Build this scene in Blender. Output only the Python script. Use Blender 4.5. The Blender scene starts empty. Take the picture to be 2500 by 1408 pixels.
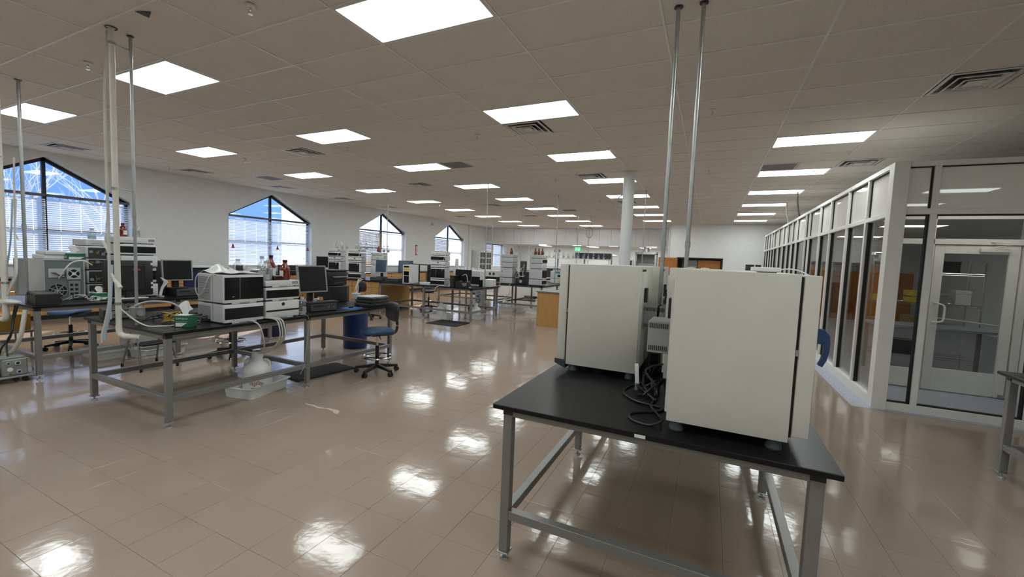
import bpy, bmesh, math, random
from mathutils import Vector, Matrix
random.seed(7)
rad = math.radians
PI = math.pi
scene = bpy.context.scene
COL = scene.collection

# ------------------------------------------------------------------ camera
CAM = Vector((0.0, 0.0, 1.70))
YAW, PITCH, ROLL, FOC = 0.439821178, -0.0702951697, 0.0396151726, 1021.06745
def cam_axes():
    f = Vector((-math.sin(YAW) * math.cos(PITCH), math.cos(YAW) * math.cos(PITCH), math.sin(PITCH)))
    r = Vector((math.cos(YAW), math.sin(YAW), 0))
    u = r.cross(f)
    return r * math.cos(ROLL) + u * math.sin(ROLL), -r * math.sin(ROLL) + u * math.cos(ROLL), f
CR, CU, CF = cam_axes()
cd = bpy.data.cameras.new('camera')
cd.sensor_fit = 'HORIZONTAL'
cd.sensor_width = 36.0
cd.lens = 36.0 * FOC / 2500.0
cd.clip_start = 0.05
cd.clip_end = 300
cam = bpy.data.objects.new('camera', cd)
COL.objects.link(cam)
cam.matrix_world = Matrix(((CR.x, CU.x, -CF.x, CAM.x), (CR.y, CU.y, -CF.y, CAM.y), (CR.z, CU.z, -CF.z, CAM.z), (0, 0, 0, 1)))
scene.camera = cam

# ------------------------------------------------------------------ world, sun, exposure
LIGHT_POWER = 12.0
SKY_STRENGTH = 3.8
SUN_ENERGY = 15.0
world = bpy.data.worlds.new('sky')
scene.world = world
world.use_nodes = True
wn = world.node_tree.nodes
bgn = wn['Background']
bgn.inputs['Color'].default_value = (0.52, 0.70, 1.0, 1)
bgn.inputs['Strength'].default_value = SKY_STRENGTH
sd = bpy.data.lights.new('sun', 'SUN')
sd.energy = SUN_ENERGY
sd.angle = rad(0.6)
sd.color = (1.0, 0.95, 0.86)
sun = bpy.data.objects.new('sun', sd)
COL.objects.link(sun)
SUN_DIR = Vector((1.65, -1.38, -1.0)).normalized()
sun.rotation_euler = SUN_DIR.to_track_quat('-Z', 'Y').to_euler()
sun.location = (-25, 20, 15)
vs = scene.view_settings
vs.view_transform = 'Standard'
vs.look = 'None'
vs.exposure = 0.0
vs.gamma = 1.0
vs.use_curve_mapping = False

# ------------------------------------------------------------------ materials
MATS = {}
def mat(name, col, rough=0.5, metal=0.0, spec=0.5, var=0.06, vscale=6.0, bump=0.0, bscale=60.0, coat=0.0, trans=0.0):
    if name in MATS:
        return MATS[name]
    m = bpy.data.materials.new(name)
    m.use_nodes = True
    nt = m.node_tree
    p = nt.nodes['Principled BSDF']
    p.inputs['Roughness'].default_value = rough
    p.inputs['Metallic'].default_value = metal
    p.inputs['Specular IOR Level'].default_value = spec
    p.inputs['Coat Weight'].default_value = coat
    geo = nt.nodes.new('ShaderNodeNewGeometry')
    nz = nt.nodes.new('ShaderNodeTexNoise')
    nz.inputs['Scale'].default_value = vscale
    nz.inputs['Detail'].default_value = 3
    nt.links.new(geo.outputs['Position'], nz.inputs['Vector'])
    rp = nt.nodes.new('ShaderNodeValToRGB')
    a = [max(0, c * (1 - var)) for c in col]
    b = [min(1, c * (1 + var)) for c in col]
    rp.color_ramp.elements[0].position = 0.3
    rp.color_ramp.elements[0].color = (*a, 1)
    rp.color_ramp.elements[1].position = 0.7
    rp.color_ramp.elements[1].color = (*b, 1)
    nt.links.new(nz.outputs['Fac'], rp.inputs['Fac'])
    nt.links.new(rp.outputs['Color'], p.inputs['Base Color'])
    if bump > 0:
        n2 = nt.nodes.new('ShaderNodeTexNoise')
        n2.inputs['Scale'].default_value = bscale
        n2.inputs['Detail'].default_value = 4
        nt.links.new(geo.outputs['Position'], n2.inputs['Vector'])
        bp = nt.nodes.new('ShaderNodeBump')
        bp.inputs['Strength'].default_value = bump
        bp.inputs['Distance'].default_value = 0.01
        nt.links.new(n2.outputs['Fac'], bp.inputs['Height'])
        nt.links.new(bp.outputs['Normal'], p.inputs['Normal'])
    MATS[name] = m
    return m

def glassy(name, tint=(1, 1, 1), refl=0.06, rough=0.02, dens=1.0):
    """thin pane: clear transmission plus a Fresnel mirror film"""
    if name in MATS:
        return MATS[name]
    m = bpy.data.materials.new(name)
    m.use_nodes = True
    nt = m.node_tree
    nt.nodes.clear()
    out = nt.nodes.new('ShaderNodeOutputMaterial')
    tr = nt.nodes.new('ShaderNodeBsdfTransparent')
    nz = nt.nodes.new('ShaderNodeTexNoise')
    nz.inputs['Scale'].default_value = 3
    mx0 = nt.nodes.new('ShaderNodeMixRGB')
    mx0.inputs['Color1'].default_value = (*[c * 0.98 for c in tint], 1)
    mx0.inputs['Color2'].default_value = (*tint, 1)
    nt.links.new(nz.outputs['Fac'], mx0.inputs['Fac'])
    nt.links.new(mx0.outputs['Color'], tr.inputs['Color'])
    gl = nt.nodes.new('ShaderNodeBsdfGlossy')
    gl.inputs['Roughness'].default_value = rough
    # Schlick film from the facing angle (the same on both faces of the pane)
    lw = nt.nodes.new('ShaderNodeLayerWeight')
    lw.inputs['Blend'].default_value = 0.5
    pw_ = nt.nodes.new('ShaderNodeMath')
    pw_.operation = 'POWER'
    pw_.inputs[1].default_value = 5.0
    nt.links.new(lw.outputs['Facing'], pw_.inputs[0])
    ma = nt.nodes.new('ShaderNodeMath')
    ma.operation = 'MULTIPLY_ADD'
    ma.inputs[1].default_value = 0.9
    ma.inputs[2].default_value = refl
    ma.use_clamp = True
    nt.links.new(pw_.outputs[0], ma.inputs[0])
    mx = nt.nodes.new('ShaderNodeMixShader')
    nt.links.new(ma.outputs[0], mx.inputs['Fac'])
    nt.links.new(tr.outputs[0], mx.inputs[1])
    nt.links.new(gl.outputs[0], mx.inputs[2])
    nt.links.new(mx.outputs[0], out.inputs['Surface'])
    MATS[name] = m
    return m

def emit(name, col, strength):
    if name in MATS:
        return MATS[name]
    m = bpy.data.materials.new(name)
    m.use_nodes = True
    nt = m.node_tree
    p = nt.nodes['Principled BSDF']
    p.inputs['Base Color'].default_value = (0.8, 0.8, 0.8, 1)
    p.inputs['Emission Color'].default_value = (*col, 1)
    p.inputs['Emission Strength'].default_value = strength
    MATS[name] = m
    return m

def slat_mat(name, col, translucency):
    m = bpy.data.materials.new(name)
    m.use_nodes = True
    nt = m.node_tree
    nt.nodes.clear()
    out = nt.nodes.new('ShaderNodeOutputMaterial')
    d = nt.nodes.new('ShaderNodeBsdfDiffuse')
    t = nt.nodes.new('ShaderNodeBsdfTranslucent')
    nz = nt.nodes.new('ShaderNodeTexNoise')
    nz.inputs['Scale'].default_value = 9
    rp = nt.nodes.new('ShaderNodeValToRGB')
    rp.color_ramp.elements[0].color = (*[c * .92 for c in col], 1)
    rp.color_ramp.elements[1].color = (*col, 1)
    nt.links.new(nz.outputs['Fac'], rp.inputs['Fac'])
    for s in (d, t):
        nt.links.new(rp.outputs['Color'], s.inputs['Color'])
    mx = nt.nodes.new('ShaderNodeMixShader')
    mx.inputs['Fac'].default_value = translucency
    nt.links.new(d.outputs[0], mx.inputs[1])
    nt.links.new(t.outputs[0], mx.inputs[2])
    nt.links.new(mx.outputs[0], out.inputs['Surface'])
    MATS[name] = m
    return m

def floor_tile_mat():
    m = mat('vinyl floor tile', (0.37, 0.288, 0.232), rough=0.13, spec=0.5, var=0.05, vscale=1.3)
    nt = m.node_tree
    p = nt.nodes['Principled BSDF']
    geo = [n for n in nt.nodes if n.type == 'NEW_GEOMETRY'][0]
    ramp = [n for n in nt.nodes if n.type == 'VALTORGB'][0]
    oi = nt.nodes.new('ShaderNodeObjectInfo')
    hs = nt.nodes.new('ShaderNodeHueSaturation')
    mr = nt.nodes.new('ShaderNodeMapRange')
    mr.inputs['To Min'].default_value = 0.98
    mr.inputs['To Max'].default_value = 1.02
    nt.links.new(oi.outputs['Random'], mr.inputs['Value'])
    nt.links.new(mr.outputs[0], hs.inputs['Value'])
    nt.links.new(ramp.outputs['Color'], hs.inputs['Color'])
    fine = nt.nodes.new('ShaderNodeTexNoise')
    fine.inputs['Scale'].default_value = 90
    nt.links.new(geo.outputs['Position'], fine.inputs['Vector'])
    mx = nt.nodes.new('ShaderNodeMixRGB')
    mx.blend_type = 'MULTIPLY'
    mx.inputs['Fac'].default_value = 0.12
    nt.links.new(hs.outputs['Color'], mx.inputs['Color1'])
    nt.links.new(fine.outputs['Color'], mx.inputs['Color2'])
    nt.links.new(mx.outputs['Color'], p.inputs['Base Color'])
    # polished wax: patchy gloss and gentle waves
    n1 = nt.nodes.new('ShaderNodeTexNoise')
    n1.inputs['Scale'].default_value = 5
    n1.inputs['Detail'].default_value = 5
    nt.links.new(geo.outputs['Position'], n1.inputs['Vector'])
    r2 = nt.nodes.new('ShaderNodeMapRange')
    r2.inputs['To Min'].default_value = 0.05
    r2.inputs['To Max'].default_value = 0.15
    nt.links.new(n1.outputs['Fac'], r2.inputs['Value'])
    nt.links.new(r2.outputs[0], p.inputs['Roughness'])
    n2 = nt.nodes.new('ShaderNodeTexNoise')
    n2.inputs['Scale'].default_value = 7
    n2.inputs['Detail'].default_value = 3
    nt.links.new(geo.outputs['Position'], n2.inputs['Vector'])
    bp = nt.nodes.new('ShaderNodeBump')
    bp.inputs['Strength'].default_value = 0.12
    bp.inputs['Distance'].default_value = 0.012
    nt.links.new(n2.outputs['Fac'], bp.inputs['Height'])
    nt.links.new(bp.outputs['Normal'], p.inputs['Normal'])
    return m

def ceiling_tile_mat():
    m = mat('mineral fibre tile', (0.77, 0.735, 0.69), rough=0.95, spec=0.1, var=0.02, vscale=3)
    nt = m.node_tree
    p = nt.nodes['Principled BSDF']
    geo = [n for n in nt.nodes if n.type == 'NEW_GEOMETRY'][0]
    ramp = [n for n in nt.nodes if n.type == 'VALTORGB'][0]
    vo = nt.nodes.new('ShaderNodeTexNoise')
    vo.inputs['Scale'].default_value = 140
    vo.inputs['Detail'].default_value = 2
    nt.links.new(geo.outputs['Position'], vo.inputs['Vector'])
    cr = nt.nodes.new('ShaderNodeValToRGB')
    cr.color_ramp.elements[0].position = 0.30
    cr.color_ramp.elements[0].color = (0.76, 0.74, 0.71, 1)
    cr.color_ramp.elements[1].position = 0.44
    cr.color_ramp.elements[1].color = (1, 1, 1, 1)
    nt.links.new(vo.outputs['Fac'], cr.inputs['Fac'])
    mx = nt.nodes.new('ShaderNodeMixRGB')
    mx.blend_type = 'MULTIPLY'
    mx.inputs['Fac'].default_value = 1
    nt.links.new(ramp.outputs['Color'], mx.inputs['Color1'])
    nt.links.new(cr.outputs['Color'], mx.inputs['Color2'])
    nt.links.new(mx.outputs['Color'], p.inputs['Base Color'])
    bp = nt.nodes.new('ShaderNodeBump')
    bp.inputs['Strength'].default_value = 0.3
    bp.inputs['Distance'].default_value = 0.004
    nt.links.new(vo.outputs['Fac'], bp.inputs['Height'])
    nt.links.new(bp.outputs['Normal'], p.inputs['Normal'])
    return m

def wood_mat(name, c1, c2, rough=0.4):
    m = bpy.data.materials.new(name)
    m.use_nodes = True
    nt = m.node_tree
    p = nt.nodes['Principled BSDF']
    p.inputs['Roughness'].default_value = rough
    tc = nt.nodes.new('ShaderNodeNewGeometry')
    mp = nt.nodes.new('ShaderNodeMapping')
    mp.inputs['Scale'].default_value = (9, 9, 0.9)
    nz = nt.nodes.new('ShaderNodeTexNoise')
    nz.inputs['Scale'].default_value = 3
    nz.inputs['Detail'].default_value = 6
    rp = nt.nodes.new('ShaderNodeValToRGB')
    rp.color_ramp.elements[0].position = .3
    rp.color_ramp.elements[0].color = (*c1, 1)
    rp.color_ramp.elements[1].position = .7
    rp.color_ramp.elements[1].color = (*c2, 1)
    nt.links.new(tc.outputs['Position'], mp.inputs['Vector'])
    nt.links.new(mp.outputs[0], nz.inputs['Vector'])
    nt.links.new(nz.outputs['Fac'], rp.inputs['Fac'])
    nt.links.new(rp.outputs['Color'], p.inputs['Base Color'])
    MATS[name] = m
    return m

M_TILE = floor_tile_mat()
M_CTILE = ceiling_tile_mat()
M_GRID = mat('painted ceiling grid', (0.82, 0.81, 0.80), 0.33)
M_WALL = mat('wall paint', (0.82, 0.845, 0.86), 0.7, bump=0.05, bscale=150, var=0.02)
M_WALLW = mat('white wall paint', (0.88, 0.885, 0.88), 0.6, var=0.02)
M_SLAB = mat('brown substrate', (0.27, 0.215, 0.175), 0.8)
M_LAMP = emit('lit diffuser', (0.93, 1.0, 0.985), LIGHT_POWER)
M_BACKLAMP = emit('back room diffuser', (0.95, 1.0, 0.98), LIGHT_POWER * 1.3)
M_EXIT = emit('lit green sign', (0.05, 0.9, 0.35), 1.6)
M_WHITE = mat('white enamel', (0.72, 0.72, 0.71), 0.4, var=0.02)
M_BEIGE = mat('cream powder coat', (0.655, 0.64, 0.58), 0.45, var=0.02, bump=0.03, bscale=400)
M_EPOXY = mat('black epoxy top', (0.010, 0.0105, 0.011), 0.30, spec=0.20, var=0.2, vscale=25)
M_STEEL = mat('grey painted steel', (0.235, 0.23, 0.225), 0.38, metal=0.35, var=0.04)
M_GALV = mat('galvanised steel', (0.42, 0.44, 0.44), 0.33, metal=0.8, var=0.12, vscale=12)
M_CHROME = mat('chrome', (0.72, 0.72, 0.72), 0.12, metal=1.0, var=0.03)
M_BLACK = mat('black plastic', (0.014, 0.014, 0.015), 0.42, var=0.15)
M_BLACKG = mat('glossy black panel', (0.008, 0.008, 0.010), 0.1, var=0.1)
M_DARK = mat('dark grey plastic', (0.05, 0.052, 0.055), 0.5, var=0.1)
M_GREY = mat('mid grey plastic', (0.28, 0.285, 0.29), 0.5, var=0.05)
M_LGREY = mat('light grey plastic', (0.50, 0.51, 0.52), 0.5, var=0.04)
M_INSTR = mat('instrument white', (0.66, 0.67, 0.675), 0.42, var=0.02)
M_INSTRS = mat('instrument side grey', (0.52, 0.53, 0.55), 0.5, var=0.02)
M_TEALG = mat('grey green steel', (0.17, 0.205, 0.205), 0.45, metal=0.2, var=0.05)
M_BLUE = mat('blue vinyl', (0.022, 0.060, 0.135), 0.42, spec=0.35, var=0.08)
M_BLUEP = mat('blue plastic', (0.006, 0.032, 0.15), 0.35, var=0.08)
M_NAVY = mat('navy plastic', (0.012, 0.018, 0.07), 0.4, var=0.1)
M_HANDLE = mat('deep blue handle', (0.02, 0.06, 0.16), 0.42, var=0.05)
M_PVC = mat('white pvc', (0.74, 0.72, 0.66), 0.45, var=0.05)
M_TUBE = mat('milky tubing', (0.62, 0.62, 0.58), 0.35, var=0.04)
M_BTUBE = mat('pale blue tubing', (0.42, 0.55, 0.66), 0.3, var=0.04)
M_POLY = mat('translucent white poly', (0.76, 0.77, 0.76), 0.45, var=0.04)
M_PAPER = mat('white paper', (0.75, 0.75, 0.73), 0.9, var=0.02)
M_GREEN = mat('green card', (0.012, 0.13, 0.075), 0.55, var=0.05)
M_LGREEN = mat('pale green card', (0.30, 0.42, 0.36), 0.55, var=0.05)
M_YELLOW = mat('yellow label', (0.75, 0.55, 0.03), 0.5, var=0.05)
M_YCORD = mat('yellow cord', (0.55, 0.36, 0.06), 0.45, var=0.05)
M_RED = mat('red print', (0.45, 0.03, 0.02), 0.5, var=0.05)
M_AMBER = mat('amber glass', (0.16, 0.018, 0.006), 0.08, spec=0.8, var=0.1)
M_AMBERD = mat('dark amber liquid', (0.05, 0.006, 0.004), 0.1, var=0.1)
M_BGLASS = glassy('bottle glass', (0.90, 0.93, 0.93), 0.16, 0.05)
M_PANE = glassy('window pane', (0.95, 0.97, 1.0), 0.035)
M_PART = glassy('partition glass', (0.86, 0.87, 0.86), 0.014)
M_FROST = mat('milky infill panel', (0.84, 0.82, 0.78), 0.02, var=0.02)
M_ALU = mat('satin aluminium', (0.76, 0.75, 0.72), 0.42, metal=0.0, var=0.03)
M_GASKET = mat('black gasket', (0.008, 0.008, 0.008), 0.6)
M_BRONZE = mat('dark bronze frame', (0.018, 0.016, 0.02), 0.4, metal=0.3)
M_SLATW = slat_mat('white slat', (0.90, 0.90, 0.90), 0.62)
M_SLATT = slat_mat('backlit tan slat', (0.38, 0.27, 0.17), 0.06)  # backlit shade of the gabled window slats put into the tan
M_SLATB = slat_mat('bright slat', (0.90, 0.87, 0.84), 0.5)
M_RAIL = mat('taupe rail', (0.16, 0.14, 0.12), 0.5)
M_WOOD = wood_mat('maple laminate', (0.44, 0.235, 0.075), (0.52, 0.29, 0.10))
M_WOODD = wood_mat('cherry laminate', (0.36, 0.13, 0.025), (0.46, 0.18, 0.04))
M_GTOP = mat('grey laminate top', (0.20, 0.20, 0.19), 0.4)
M_RUBBER = mat('rubber mat', (0.012, 0.012, 0.012), 0.75, bump=0.2, bscale=200)
M_SPECK = mat('speckled blue grey vinyl', (0.40, 0.43, 0.50), 0.35, var=0.22, vscale=70)
M_SCREEN = mat('dark screen', (0.010, 0.011, 0.012), 0.3, spec=0.25, var=0.1)
M_SCRBLUE = mat('bluish screen', (0.03, 0.065, 0.12), 0.15, var=0.1)
M_CARD = wood_mat('brown card', (0.34, 0.20, 0.08), (0.42, 0.26, 0.11), 0.8)
M_BAG = mat('thin plastic sheet', (0.70, 0.71, 0.70), 0.3, var=0.04)
M_BRASS = mat('brass', (0.45, 0.28, 0.08), 0.3, metal=0.9)
M_PUMP = mat('pump grey green', (0.26, 0.28, 0.27), 0.45, metal=0.2, var=0.08)
M_TEAL = mat('teal tab', (0.05, 0.28, 0.32), 0.5)
M_BARK = mat('pale bark', (0.55, 0.50, 0.46), 0.9, var=0.2, vscale=4)
M_BLDG = mat('blue shade cladding', (0.13, 0.24, 0.45), 0.7, var=0.05, vscale=0.6)  # blue of the shade light put into the wall colour
M_GROUND = mat('winter ground', (0.25, 0.23, 0.17), 0.95, var=0.2, vscale=0.8)

# ------------------------------------------------------------------ mesh helpers
class G:
    def __init__(s):
        s.bm = bmesh.new()
    def box(s, x0, x1, y0, y1, z0, z1, bev=0.0, seg=1):
        b = s.bm
        v = [b.verts.new((x, y, z)) for x in (x0, x1) for y in (y0, y1) for z in (z0, z1)]
        fs = [b.faces.new([v[i] for i in q]) for q in ((0, 1, 3, 2), (4, 6, 7, 5), (0, 4, 5, 1), (2, 3, 7, 6), (0, 2, 6, 4), (1, 5, 7, 3))]
        if bev > 0:
            es = list({e for f in fs for e in f.edges})
            bmesh.ops.bevel(b, geom=es, offset=bev, segments=seg, affect='EDGES', profile=0.5)
        return s
    def cyl(s, p0, p1, r0, r1=None, n=12, cap=True):
        r1 = r0 if r1 is None else r1
        p0, p1 = Vector(p0), Vector(p1)
        d = (p1 - p0).normalized()
        a = d.orthogonal().normalized()
        c = d.cross(a)
        b = s.bm
        A = [b.verts.new(p0 + (a * math.cos(t) + c * math.sin(t)) * r0) for t in [2 * PI * i / n for i in range(n)]]
        B = [b.verts.new(p1 + (a * math.cos(t) + c * math.sin(t)) * r1) for t in [2 * PI * i / n for i in range(n)]]
        for i in range(n):
            b.faces.new((A[i], A[(i + 1) % n], B[(i + 1) % n], B[i]))
        if cap:
            b.faces.new(A[::-1])
            b.faces.new(B)
        return s
    def tube(s, pts, r, n=6, sub=5, closed=False):
        P = [Vector(p) for p in pts]
        if sub > 1 and len(P) > 2:
            Q = []
            m = len(P)
            rng = range(m) if closed else range(m - 1)
            for i in rng:
                if closed:
                    a, b_, c, d = P[(i - 1) % m], P[i], P[(i + 1) % m], P[(i + 2) % m]
                else:
                    a, b_, c, d = P[max(i - 1, 0)], P[i], P[i + 1], P[min(i + 2, m - 1)]
                for k in range(sub):
                    t = k / sub
                    Q.append(0.5 * ((2 * b_) + (c - a) * t + (2 * a - 5 * b_ + 4 * c - d) * t * t + (3 * b_ - a - 3 * c + d) * t ** 3))
            if not closed:
                Q.append(P[-1])
            P = Q
        m = len(P)
        b = s.bm
        rings = []
        T0 = (P[1] - P[0]).normalized()
        N = T0.orthogonal().normalized()
        for i in range(m):
            if closed:
                T = (P[(i + 1) % m] - P[i - 1]).normalized()
            else:
                T = (P[min(i + 1, m - 1)] - P[max(i - 1, 0)])
                T = T.normalized() if T.length > 1e-9 else T0
            N = (N - T * N.dot(T))
            N = N.normalized() if N.length > 1e-6 else T.orthogonal().normalized()
            Bn = T.cross(N)
            rings.append([b.verts.new(P[i] + (N * math.cos(t) + Bn * math.sin(t)) * r) for t in [2 * PI * k / n for k in range(n)]])
        for i in range(m if closed else m - 1):
            A, B = rings[i], rings[(i + 1) % m]
            for k in range(n):
                b.faces.new((A[k], A[(k + 1) % n], B[(k + 1) % n], B[k]))
        if not closed:
            b.faces.new(rings[0][::-1])
            b.faces.new(rings[-1])
        return s
    def lathe(s, prof, c=(0, 0, 0), n=20):
        b = s.bm
        rings = []
        for r, z in prof:
            if r <= 1e-6:
                rings.append([b.verts.new((c[0], c[1], c[2] + z))])
            else:
                rings.append([b.verts.new((c[0] + r * math.cos(2 * PI * k / n), c[1] + r * math.sin(2 * PI * k / n), c[2] + z)) for k in range(n)])
        for A, B in zip(rings, rings[1:]):
            if len(A) == 1 and len(B) == 1:
                continue
            for k in range(n):
                if len(A) == 1:
                    b.faces.new((A[0], B[(k + 1) % n], B[k]))
                elif len(B) == 1:
                    b.faces.new((A[k], A[(k + 1) % n], B[0]))
                else:
                    b.faces.new((A[k], A[(k + 1) % n], B[(k + 1) % n], B[k]))
        return s
    def prism(s, poly, axis, a, b_):
        b = s.bm
        def mk(u, v, w):
            return {'x': (w, u, v), 'y': (u, w, v), 'z': (u, v, w)}[axis]
        A = [b.verts.new(mk(u, v, a)) for u, v in poly]
        B = [b.verts.new(mk(u, v, b_)) for u, v in poly]
        b.faces.new(A)
        b.faces.new(B[::-1])
        k = len(poly)
        for i in range(k):
            b.faces.new((A[i], B[i], B[(i + 1) % k], A[(i + 1) % k]))
        return s
    def loft(s, sections):
        """closed rings of equal length, joined; ends capped"""
        b = s.bm
        R_ = [[b.verts.new(p) for p in sec] for sec in sections]
        n = len(R_[0])
        for A, B in zip(R_, R_[1:]):
            for k in range(n):
                b.faces.new((A[k], A[(k + 1) % n], B[(k + 1) % n], B[k]))
        b.faces.new(R_[0][::-1])
        b.faces.new(R_[-1])
        return s
    def xform(s, mtx):
        bmesh.ops.transform(s.bm, matrix=mtx, verts=s.bm.verts)
        return s
    def mesh(s, name, m, smooth=35):
        bmesh.ops.recalc_face_normals(s.bm, faces=s.bm.faces)
        me = bpy.data.meshes.new(name)
        s.bm.to_mesh(me)
        s.bm.free()
        me.materials.append(m)
        if smooth:
            me.shade_smooth()
            me.set_sharp_from_angle(angle=rad(smooth))
        return me
    def obj(s, name, m, parent=None, smooth=35, loc=None, kind=None, label=None):
        o = bpy.data.objects.new(name, s.mesh(name, m, smooth))
        COL.objects.link(o)
        o.parent = parent
        if loc is not None:
            o.location = loc
        if kind:
            o['kind'] = kind
        if label:
            o['label'] = label
        return o

def thing(name, label, cat, loc=(0, 0, 0), rz=0.0, group=None):
    o = bpy.data.objects.new(name, None)
    o.empty_display_size = 0.1
    COL.objects.link(o)
    o.location = loc
    o.rotation_euler = (0, 0, rz)
    o['label'] = label
    o['category'] = cat
    if group:
        o['group'] = group
    return o
def tag(o, label, cat, group=None, kind=None):
    o['label'] = label
    o['category'] = cat
    if group:
        o['group'] = group
    if kind:
        o['kind'] = kind
    return o
def struct(name, parent=None):
    o = bpy.data.objects.new(name, None)
    COL.objects.link(o)
    o['kind'] = 'structure'
    return o
def dup(root, loc, rz=0.0, label=None, group=None):
    r = root.copy()
    COL.objects.link(r)
    r.location = loc
    r.rotation_euler = (0, 0, rz)
    if label:
        r['label'] = label
    if group:
        r['group'] = group
    for ch in list(root.children):
        c = ch.copy()
        COL.objects.link(c)
        c.parent = r
        for g in list(ch.children):
            d = g.copy()
            COL.objects.link(d)
            d.parent = c
    return r
def lettering(txt, size, m, parent, loc, rot, name='lettering', extrude=0.0006):
    cu = bpy.data.curves.new(name, 'FONT')
    cu.body = txt
    cu.size = size
    cu.extrude = extrude
    cu.align_x = 'CENTER'
    cu.align_y = 'CENTER'
    cu.materials.append(m)
    tmp = bpy.data.objects.new(name, cu)
    COL.objects.link(tmp)
    dg = bpy.context.evaluated_depsgraph_get()
    me = bpy.data.meshes.new_from_object(tmp.evaluated_get(dg))
    bpy.data.objects.remove(tmp)
    o = bpy.data.objects.new(name, me)
    COL.objects.link(o)
    o.parent = parent
    o.location = loc
    o.rotation_euler = rot
    return o
def pix(p):
    """image position of a world point (2500 x 1408 frame) and its depth"""
    d = Vector(p) - CAM
    c = d.dot(CF)
    if c < 0.05:
        return None
    return 1250 + FOC * d.dot(CR) / c, 704 - FOC * d.dot(CU) / c, c
def in_view(p, margin=60):
    q = pix(p)
    return q is not None and -margin < q[0] < 2500 + margin and -margin < q[1] < 1408 + margin
ORD = ['nearest', 'second', 'third', 'fourth', 'fifth', 'sixth', 'seventh', 'eighth', 'ninth', 'tenth']
# ================================================================== STRUCTURE
XW, XR, YF, YB, YS, YEND = -13.45, 7.5, -9.0, 21.4, 24.2, 29.5
XI = -1.8                       # inner corner between back wall and back room
ZC = 3.655
T = 0.905                       # bench top height
GX, GY = -1.689, 2.5165         # ceiling grid origin
PX0, PY0, PY1 = 1.98, 6.72, 20.1   # glass partition
# ---- floor
g = G()
g.box(XW - .2, XR + .2, YF - .2, YEND + .2, -0.12, -0.004)
floor = g.obj('floor', M_SLAB, smooth=0)
floor['kind'] = 'structure'
FT = 0.3048
fx0, fy0 = -1.652, 2.043
cells = []
i0, i1 = math.floor((XW - fx0) / FT), math.floor((XR - fx0) / FT)
j0, j1 = math.floor((YF - fy0) / FT), math.floor((YEND - fy0) / FT)
for i in range(i0, i1 + 1):
    for j in range(j0, j1 + 1):
        x, y = fx0 + i * FT, fy0 + j * FT
        cx, cy = x + FT / 2, y + FT / 2
        if cx > 1.72 and cy > 6.6:
            continue
        x_0, x_1, y_0, y_1 = max(x, XW), min(x + FT, XR), y, min(y + FT, YEND)
        if x_1 - x_0 < .02 or y_1 - y_0 < .02:
            continue
        full = x_1 - x_0 > FT - 1e-4 and y_1 - y_0 > FT - 1e-4
        seen = in_view((cx, cy, 0), 80)
        d = (Vector((cx, cy, 0)) - CAM).length
        cells.append((0 if (seen and full) else 1, d, cx, cy, x_1 - x_0, y_1 - y_0))
cells.sort()
gap = 0.0006
g = G()
g.box(-FT / 2 + gap, FT / 2 - gap, -FT / 2 + gap, FT / 2 - gap, -0.004, 0.0, 0.0007)
tile_me = g.mesh('floor_tile', M_TILE, 0)
rest = G()
for k, (u, d, cx, cy, w, h) in enumerate(cells):
    tx, ty = random.gauss(0, 0.0022), random.gauss(0, 0.0022)
    if k < 300:
        o = bpy.data.objects.new('floor_tile', tile_me)
        COL.objects.link(o)
        o.parent = floor
        o.location = (cx, cy, random.uniform(-0.0004, 0))
        o.rotation_euler = (tx, ty, 0)
    else:
        b = rest.bm
        a, c = w / 2 - gap, h / 2 - gap
        z0 = random.uniform(-0.0004, 0)
        vv = [b.verts.new((cx + sx * a, cy + sy * c, z0 + sy * c * tx - sx * a * ty)) for sx, sy in ((-1, -1), (1, -1), (1, 1), (-1, 1))]
        b.faces.new(vv)
rest.obj('floor_tile_field', M_TILE, floor, smooth=0, kind='stuff')
G().prism([(1.75, 6.62), (XR, 6.62), (XR, 21.3), (1.75, 21.3)], 'z', -0.0038, 0.001).obj('vinyl_sheet', M_SPECK, floor, smooth=0)
# old dried spill marks beside the near bench
sp = G()
ctr = [(-4.00, 3.175), (-3.93, 3.165), (-3.86, 3.175), (-3.79, 3.16), (-3.72, 3.165), (-3.66, 3.19), (-3.60, 3.185), (-3.54, 3.185), (-3.49, 3.16), (-3.455, 3.14)]
wd = [.006, .014, .016, .013, .018, .014, .018, .028, .036, .014]
pts = [(x, y + w) for (x, y), w in zip(ctr, wd)] + [(x, y - w) for (x, y), w in zip(ctr[::-1], wd[::-1])]
sp.prism(pts, 'z', 0.0004, 0.0009)
sp.obj('dried_spill', mat('dried spill', (0.52, 0.43, 0.35), 0.5, var=.1), floor, smooth=0)

# ---- ceiling: slab, grid, tiles
g = G()
g.box(XW - .2, XR + .2, YF - .2, YS + 0.02, ZC + 0.03, ZC + 0.15)
ceiling = g.obj('ceiling', M_GRID, smooth=0)
ceiling['kind'] = 'structure'
CXW, CYW = 1.2192, 0.6096
ci0, ci1 = math.floor((XW - GX) / CXW), math.floor((XR - GX) / CXW)
cj0, cj1 = math.floor((YF - GY) / CYW), math.floor((YS - GY) / CYW)
LCOLS = {5: 'row beyond the right edge', -7: 'row nearest the windows', -4: 'second row from the windows', -1: 'third row from the windows', 2: 'row beside the glass partition'}
light_cells = {}
for c in LCOLS:
    for k in range(-3, 9):
        j = 4 * k
        if (c == 2 and k == 1) or (c == 5 and k not in (-1, -2)):
            continue
        yc = GY + (j + .5) * CYW
        if c in (-1, 2) and yc > YB - .4:
            continue
        if yc > YS - .6:
            continue
        light_cells[(c, j)] = k
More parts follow.
